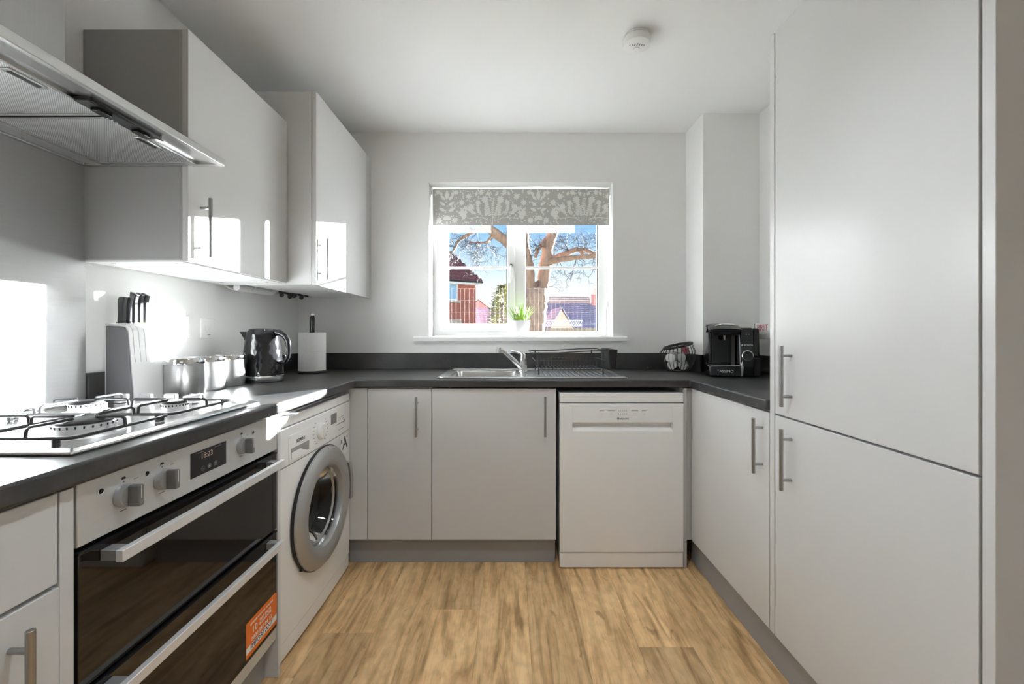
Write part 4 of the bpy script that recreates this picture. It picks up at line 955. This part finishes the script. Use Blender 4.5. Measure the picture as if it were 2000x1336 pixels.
def flower(x, z, r, n_=8, a0=0, span=2 * math.pi):
    for i in range(n_): leaf(x, z, a0 + span * i / n_, r, r * .24)
for base in (-.115, .475):                                      # two mirrored trees, as on the cloth
    for s in (-1, 1):
        stem([(base + s * .002, fz0 + .002), (base + s * .03, fz0 + .03), (base + s * .055, fz0 + .045), (base + s * .10, fz0 + .05), (base + s * .15, fz0 + .043)], .0022)
        sprig(base + s * .030, fz0 + .030, math.pi / 2 - s * .35, .10, s * .5); sprig(base + s * .055, fz0 + .045, math.pi / 2 - s * .9, .10, s * 1.0)
        sprig(base + s * .10, fz0 + .05, math.pi / 2 - s * .6, .09, -s * .6); sprig(base + s * .15, fz0 + .043, math.pi / 2 - s * 1.3, .07, s * 1.2)
        sprig(base + s * .012, fz0 + .02, math.pi / 2 - s * .1, .12, -s * .25); sprig(base + s * .18, fz0 + .02, math.pi / 2 - s * .4, .06, s)
        flower(base + s * .05, fz0 + .165, .026, 9); flower(base + s * .095, fz0 + .145, .020, 8); flower(base + s * .14, fz0 + .115, .024, 9)
        flower(base + s * .155, fz0 + .185, .022, 7); flower(base + s * .195, fz0 + .075, .026, 10); leaf(base + s * .02, fz0 + .19, math.pi / 2 - s * .5, .032, .010); leaf(base + s * .11, fz0 + .19, math.pi / 2 + s * .4, .03, .009)
        flower(base + s * .075, fz0 + .21, .020, 7); flower(base + s * .20, fz0 + .145, .022, 8)
    sprig(base, fz0 + .02, math.pi / 2, .13, 0)
    stem([(base, fz0 + .002), (base, fz0 + .13)], .0016)
for base in (-.41, .18):
    for s in (-1, 1):
        for k in range(3): leaf(base + s * .012, fz0 + .09 + k * .035, (math.pi / 2 - s * (1.15 - k * .2)), .045, .010)
        flower(base + s * .05, fz0 + .03, .022, 8); leaf(base + s * .03, fz0 + .19, math.pi / 2 - s * .6, .03, .01); flower(base + s * .06, fz0 + .21, .018, 7)
    leaf(base, fz0 + .16, math.pi / 2, .065, .014); flower(base, fz0 + .035, .030, 9, .2, math.pi); leaf(base, fz0 + .005, math.pi / 2, .02, .006)
for i in range(420):
    leaf(rnd.uniform(fxa, fxb), rnd.uniform(fz0, fz1), rnd.uniform(0, 6.28), rnd.uniform(.010, .018), rnd.uniform(.0028, .0045))
o = obj('floral_print', g, 'blind_print', fb, fix=False); o['kind'] = 'stuff'
obj('pull_chain', G().tube([(WX1 - .012, fy + .02, 2.05), (WX1 - .011, fy + .018, 1.6), (WX1 - .012, fy + .02, 1.33), (WX1 - .014, fy + .03, 1.32), (WX1 - .014, fy + .034, 1.6), (WX1 - .013, fy + .034, 2.05)], .0013, 5), 'white_plastic', c)
obj('chain_clip', G().box(WX1 - .018, WX1 - .006, fy + .016, fy + .036, 1.30, 1.345), 'white_plastic', c, bevel=.002)

# ------------------------------------------------------------------ potted grass on the sill
gx, gy, gz = .066, 2.640, 1.1183
c = thing('potted_grass', (gx, gy, gz), 'small green grass plant in a white pot on the window sill', 'plant')
obj('pot', G().lathe([(.044, 0), (.046, .003), (.061, .096), (.062, .100), (.058, .100), (.056, .092), (.001, .090)], (gx, gy, gz), n=40), 'white_ceramic', c)
obj('soil', G().lathe([(.056, .090), (.001, .093)], (gx, gy, gz), n=24), 'soil', c)
g = G(); rnd = random.Random(5)
for i in range(150):
    a = rnd.uniform(0, 6.28); r = .045 * math.sqrt(rnd.random()); lean = rnd.uniform(.1, .75) * (r / .045 + .2); h_ = rnd.uniform(.075, .125)
    x0, y0 = gx + r * math.cos(a), gy + r * math.sin(a); w = rnd.uniform(.0016, .0028); tx_, ty_ = -math.sin(a + rnd.uniform(-1, 1)), math.cos(a)
    q = []
    for k in range(5):
        t_ = k / 4; cx_ = x0 + math.cos(a) * lean * h_ * t_ ** 1.6; cy_ = y0 + math.sin(a) * lean * h_ * t_ ** 1.6; cz_ = gz + .088 + h_ * (t_ - .18 * lean * t_ ** 2); ww = w * (1 - t_ ** 2) + .0002
        q += [(cx_ - tx_ * ww, cy_ - ty_ * ww, cz_), (cx_ + tx_ * ww, cy_ + ty_ * ww, cz_)]
    g.add(q, [(2 * k, 2 * k + 1, 2 * k + 3, 2 * k + 2) for k in range(4)])
o = obj('grass_blades', g, 'grass_leaf', c, fix=False); o['kind'] = 'stuff'

# ------------------------------------------------------------------ outside
GZ = -.15
gd = obj('ground', G().box(-60, 60, 3.2, 110, GZ - .1, GZ), 'lawn'); gd['kind'] = 'structure'
# big bare tree
TY = 12.0
c = thing('bare_tree', (.8, TY, GZ), 'large bare brown tree with a forked trunk outside the window', 'tree')
def limb(name, pts, m='bark', n=14, jit=0):
    """pts: (px, py, radius px, dy)"""
    q = [P(x, y, TY) + Vector((0, d, 0)) for x, y, r, d in pts]; rr_ = [r / F * TY for x, y, r, d in pts]
    # subdivide with Catmull-Rom
    P2, R2 = [], []
    for i in range(len(q) - 1):
        p0 = q[max(0, i - 1)]; p1 = q[i]; p2 = q[i + 1]; p3 = q[min(len(q) - 1, i + 2)]
        for k in range(5):
            t = k / 5; P2.append(.5 * ((2 * p1) + (p2 - p0) * t + (2 * p0 - 5 * p1 + 4 * p2 - p3) * t * t + (3 * p1 - p0 - 3 * p2 + p3) * t ** 3) + Vector((random.uniform(-1, 1), 0, random.uniform(-1, 1))) * rr_[i] * .12)
            R2.append((rr_[i] * (1 - t) + rr_[i + 1] * t) * random.uniform(.94, 1.06))
    P2.append(q[-1]); R2.append(rr_[-1])
    obj(name, G().tube(P2, R2, n), m, c, ang=70)
    return P2, R2
limbs = []
limbs.append(limb('trunk', [(1056, 739, 28, 0), (1050, 690, 24, 0), (1045, 640, 21.5, 0), (1046, 600, 22, 0), (1048, 575, 24, 0), (1049, 562, 15, 0)], n=20))
limbs.append(limb('limb', [(1038, 590, 12, 0), (1034, 560, 13, -.05), (1027, 520, 13.5, -.1), (1022, 480, 12, -.1), (1020, 440, 12, 0), (1018, 380, 11, .1)], n=18))
limbs.append(limb('limb', [(1056, 590, 13, 0), (1061, 555, 11.5, .05), (1065, 520, 11.5, .1), (1070, 485, 11, .15), (1080, 452, 10.5, .2), (1090, 420, 9.5, .3), (1104, 370, 8, .4)], n=18))
limbs.append(limb('limb', [(1022, 505, 11, 0), (1008, 492, 11, -.2), (990, 477, 10, -.4), (968, 464, 8.5, -.6), (950, 454, 7, -.8), (938, 444, 5, -.9), (922, 441, 3.6, -1), (900, 440, 2.6, -1), (880, 434, 2, -1)]))
limbs.append(limb('limb', [(950, 454, 4.5, -.8), (934, 461, 3.6, -.7), (915, 470, 3.0, -.6), (900, 478, 2.6, -.5), (893, 488, 2.2, -.4), (886, 500, 1.6, -.4)]))
limbs.append(limb('limb', [(974, 468, 4, -.6), (960, 474, 3.0, -.6), (952, 480, 1.8, -.5), (938, 481, 1.5, -.5), (925, 479, 1.2, -.4), (918, 474, .9, -.4)]))
limbs.append(limb('limb', [(1068, 512, 7.5, .1), (1090, 509, 6, -.1), (1118, 507, 5, -.3), (1145, 507, 4.3, -.5), (1170, 508, 4, -.6), (1200, 504, 3, -.7)]))
limbs.append(limb('limb', [(1068, 510, 6.5, .1), (1088, 501, 6.5, .2), (1106, 493, 6, .3), (1122, 485, 5, .4), (1136, 481, 4.2, .5), (1152, 482, 4, .5), (1170, 488, 3.6, .6), (1195, 498, 3, .6)]))
limbs.append(limb('limb', [(1138, 484, 3, .5), (1147, 493, 2.6, .5), (1157, 500, 2, .5)]))
limbs.append(limb('limb', [(1068, 464, 5, .2), (1058, 478, 4, .0), (1050, 490, 3.6, -.1), (1045, 505, 3.0, -.2)]))
tw = G(); rnd = random.Random(11); PX = TY / F
def twig(p, d, L_, r, dep):
    n_ = 4; pts = [p]; rr_ = [r]
    for i in range(n_):
        d = (d + Vector((rnd.gauss(0, .34), rnd.gauss(0, .15), rnd.gauss(-.03, .34)))).normalized(); p = p + d * L_ / n_; pts.append(p); rr_.append(r * (1 - .7 * (i + 1) / n_))
        if dep > 0 and rnd.random() < .8:
            s = rnd.choice((-1, 1)); a = rnd.uniform(.5, 1.1) * s
            d2 = Vector((d.x * math.cos(a) - d.z * math.sin(a), d.y, d.x * math.sin(a) + d.z * math.cos(a)))
            twig(p, d2, L_ * rnd.uniform(.45, .7), r * .65, dep - 1)
    tw.tube(pts, rr_, 4)
def rnd_on(i, t0=.0, t1=1.0):
    q = limbs[i][0]; k = int((t0 + (t1 - t0) * rnd.random()) * (len(q) - 1)); return q[k]
for i, cnt, dirs, L_ in ((3, 12, (-.6, .5), 26), (4, 12, (-.5, -.7), 24), (5, 14, (-.2, -1), 38), (6, 11, (.3, -.9), 34), (7, 12, (.2, .9), 34), (9, 7, (-.8, .2), 26), (2, 5, (.9, .3), 38), (1, 4, (.3, .6), 22), (4, 8, (-.8, .6), 20), (7, 8, (.1, .8), 44)):
    for _ in range(cnt):
        twig(rnd_on(i, .15, 1), Vector((dirs[0] + rnd.gauss(0, .4), rnd.gauss(0, .3), dirs[1] + rnd.gauss(0, .35))).normalized(), L_ * rnd.uniform(.7, 1.3) * PX, rnd.uniform(.6, 1.0) * PX, 3)
o = obj('twigs', tw, 'twig', c); o['kind'] = 'stuff'

# brick house to the left, set at an angle
def yaw_obj(name, g, m, parent, M, **k):
    g.v = [tuple(M @ Vector(v)) for v in g.v]; return obj(name, g, m, parent, **k)
hc = Vector((-2.295, 27, 0)); ez = 4.45
M = Matrix.Translation(hc) @ Matrix.Rotation(R(210), 4, 'Z')        # local +x runs left and nearer, local +y is towards the right front
c = thing('brick_house', (-5, 27, GZ), 'red brick house with red tiled hipped roof outside the left pane', 'house')
Hh = 7.0
wl = yaw_obj('house_walls', G().box(0, Hh, -Hh, 0, GZ, ez), 'brick', c, M)
def flat(x0, x1, z0, z1, y0, y1): return G().box(x0, x1, y0, y1, z0, z1)
ov = .35
rf = yaw_obj('roof', G().loft([[(-ov, -Hh - ov, ez), (Hh + ov, -Hh - ov, ez), (Hh + ov, ov, ez), (-ov, ov, ez)], [(3.4, -3.6, ez + 4.9), (3.6, -3.6, ez + 4.9), (3.6, -3.4, ez + 4.9), (3.4, -3.4, ez + 4.9)]]), 'tile_red', c, M)
for k in range(18):
    t0 = k / 18; a = -ov + (3.4 + ov) * t0; b = Hh + ov - (Hh + ov - 3.6) * t0
    z = ez + 4.9 * t0; yy = ov - (3.4 + ov) * t0
    yaw_obj('tile_course', G().prism([(yy + .06, z - .02), (yy - .20, z + .27), (yy - .24, z + .24), (yy, z - .04)], a, b, 'x'), 'tile_red', rf, M)
yaw_obj('fascia', flat(-ov, Hh + ov, ez - .20, ez - .005, ov - .06, ov - .01).box(-ov, -ov + .05, -Hh - ov, ov - .06, ez - .20, ez - .005), 'white_upvc', c, M)
yaw_obj('soffit', G().box(-ov + .05, Hh + ov, .001, ov - .06, ez - .2, ez - .17), 'white_upvc', c, M)
yaw_obj('gutter', G().cyl((-ov, ov + .03, ez - .02), (Hh + ov, ov + .03, ez - .02), .055, 8), 'black_matte', c, M)
def hw(x0, x1, z0, z1):
    w_ = yaw_obj('house_window', G().grid_solid([x0, x0 + .07, (x0 + x1) / 2 - .05, (x0 + x1) / 2 + .05, x1 - .07, x1], [z0, z0 + .07, z1 - .07, z1], lambda i, j: not (j == 1 and i in (1, 3)), .005, .08, 'y'), 'white_upvc', c, M)
    for a, b in ((x0 + .07, (x0 + x1) / 2 - .05), ((x0 + x1) / 2 + .05, x1 - .07)): yaw_obj('pane', G().box(a, b, .01, .03, z0 + .07, z1 - .07), 'far_window', w_, M)
    yaw_obj('window_sill', flat(x0 - .15, x1 + .12, z0 - .16, z0 - .005, .005, .16), 'stone_cap', w_, M)
hw(1.30, 2.75, 3.22, 4.30); hw(4.4, 5.6, 3.22, 4.30)
yaw_obj('lintel', flat(1.0, 3.1, 1.72, 2.0, .005, .10), 'stone_cap', c, M)
yaw_obj('garage_door', flat(1.15, 3.0, GZ, 1.70, .004, .05), 'white_upvc', c, M)

def gable_house(name, cx_, y, w, d, eave, ridge, wallm, roofm, label, yaw, along='x', ov=.25):
    t = thing(name, (cx_, y, GZ), label, 'house'); M = Matrix.Translation((cx_, y, 0)) @ Matrix.Rotation(yaw, 4, 'Z')
    hw_, hd_ = w / 2, d / 2
    if along == 'x':                                               # ridge parallel to local x
        yaw_obj('house_walls', G().prism([(-hd_, GZ), (hd_, GZ), (hd_, eave), (0, ridge - .08), (-hd_, eave)], -hw_, hw_, 'x'), wallm, t, M)
        k = (ridge - eave) / hd_
        for s in (-1, 1):
            r_ = yaw_obj('roof_slope', G().prism([(s * (hd_ + ov), eave - k * ov), (0, ridge), (0, ridge + .10), (s * (hd_ + ov), eave - k * ov + .10)], -hw_ - ov, hw_ + ov, 'x'), roofm, t, M)
            nn = 14
            if s < 0:
                for q in range(nn):
                    t0 = q / nn; yy = s * (hd_ + ov) * (1 - t0); zz = eave - k * ov + (ridge - eave + k * ov) * t0 + .10
                    yaw_obj('tile_course', G().prism([(yy, zz), (yy, zz + .05), (yy - s * (hd_ + ov) / nn, zz + (ridge - eave + k * ov) / nn + .005)], -hw_ - ov, hw_ + ov, 'x'), roofm, r_, M)
    else:
        yaw_obj('house_walls', G().prism([(-hw_, GZ), (hw_, GZ), (hw_, eave), (0, ridge - .08), (-hw_, eave)], -hd_, hd_, 'y'), wallm, t, M)
        k = (ridge - eave) / hw_
        for s in (-1, 1):
            yaw_obj('roof_slope', G().prism([(s * (hw_ + ov), eave - k * ov), (0, ridge), (0, ridge + .10), (s * (hw_ + ov), eave - k * ov + .10)], -hd_ - ov, hd_ + ov, 'y'), roofm, t, M)
    return t, M
gable_house('brick_gable_house', -3.1, 44, 6.2, 9, 1.9, 4.35, 'brick_pink', 'tile_tan', 'distant pink brick gable house beyond the conifer', 0, 'y')
gable_house('slate_outbuilding', -1.9, 33, 4.2, 3.5, 1.15, 3.0, 'brick_pink', 'tile_blue', 'low blue slate roofed outbuilding beyond the left pane', R(20), 'x')
t, M = gable_house('slate_house', 7.2, 35, 7.8, 6.5, 1.25, 3.55, 'brick_pink', 'tile_blue', 'blue slate roofed house with chimney beyond the right pane', R(-4), 'x')
ch = yaw_obj('chimney', G().box(-.3, .45, -.3, .4, 2.9, 4.25).box(-.38, .53, -.38, .48, 4.25, 4.38), 'brick_pink', t, M)
yaw_obj('chimney_pot', G().lathe([(.17, 0), (.12, .15), (.14, .42), (.19, .45), (.19, .52), (.12, .52)], (.0, .05, 4.38), n=12), 'stone_cap', ch, M)
gable_house('tan_roof_house', 4.6, 48, 9, 8, 2.0, 5.3, 'brick_pink', 'tile_tan', 'distant house with a long tan tiled roof behind the tree trunk', R(8), 'x')
gable_house('brick_garage', 3.2, 28.5, 1.75, 3, 1.3, 2.75, 'brick_pink', 'tile_blue', 'small pink brick gable with slate roof right of the tree trunk', R(6), 'y')

# conifer
c = thing('conifer_bush', (-.55, 20, GZ), 'olive green conifer standing between the brick house and the tree', 'tree')
obj('trunk', G().tube([(-.42, 20, GZ), (-.40, 20, 2.6)], [.10, .05], 8), 'bark', c)
g = G(); rnd = random.Random(9)
for i in range(1700):
    t_ = rnd.random() ** .8; z = .3 + 3.15 * t_; rad = 1.02 * (1 - t_) ** .65 * rnd.uniform(.25, 1); a = rnd.uniform(0, 6.28)
    x, y = -.40 + rad * math.cos(a), 20 + rad * math.sin(a); L_ = rnd.uniform(.12, .26); d = Vector((math.cos(a), math.sin(a), rnd.uniform(-.5, .5))).normalized(); n_ = d.orthogonal().normalized() * .035
    p = Vector((x, y, z)); g.add([p - n_, p + n_, p + d * L_ + n_ * .3, p + d * L_ - n_ * .3], [(0, 1, 2, 3)])
o = obj('foliage', g, 'conifer', c, fix=False); o['kind'] = 'stuff'

# wire mesh fence near the window, and the low timber fence behind
c = thing('wire_mesh_fence', (.2, 5.2, GZ), 'thin pale wire mesh fence just outside the window', 'fence')
vw = None
for i in range(46):
    x = -1.02 + i * .055
    if vw is None:
        vw = obj('wire', G().cyl((x, 5.2, GZ), (x, 5.2, 1.70), .0007, 5), 'wire', c)
    else:
        o = vw.copy(); o.location.x = x; COL.objects.link(o)
hw0 = None
for i in range(12):
    z = .05 + i * .15
    if hw0 is None: hw0 = obj('cross_wire', G().cyl((-1.05, 5.2, z), (1.48, 5.2, z), .0006, 5), 'wire', c)
    else:
        o = hw0.copy(); o.location.z = z; COL.objects.link(o)
for x in (-1.08, 1.50): obj('post', G().cyl((x, 5.2, GZ), (x, 5.2, 1.75), .03, 10), 'fence_wood', c)
c = thing('timber_fence', (3.4, 24, GZ), 'low timber fence with a white lattice top beyond the right pane', 'fence')
for i in range(24): obj('board', G().box(2.05 + i * .15, 2.19 + i * .15, 24, 24.03, GZ, 1.42), 'fence_wood', c)
for z in (1.52, 1.84): obj('lattice_rail', G().box(2.05, 4.2, 23.98, 24.03, z, z + .05), 'white_upvc', c)
for i in range(15):
    for s in (-1, 1):
        x = 2.10 + i * .14
        obj('lattice_slat', G().prism([(x - .01, 1.57), (x + .02, 1.57), (x + .02 + s * .14, 1.84), (x - .01 + s * .14, 1.84)], 23.985 + (.012 if s > 0 else 0), 23.995 + (.012 if s > 0 else 0), 'y'), 'white_upvc', c)
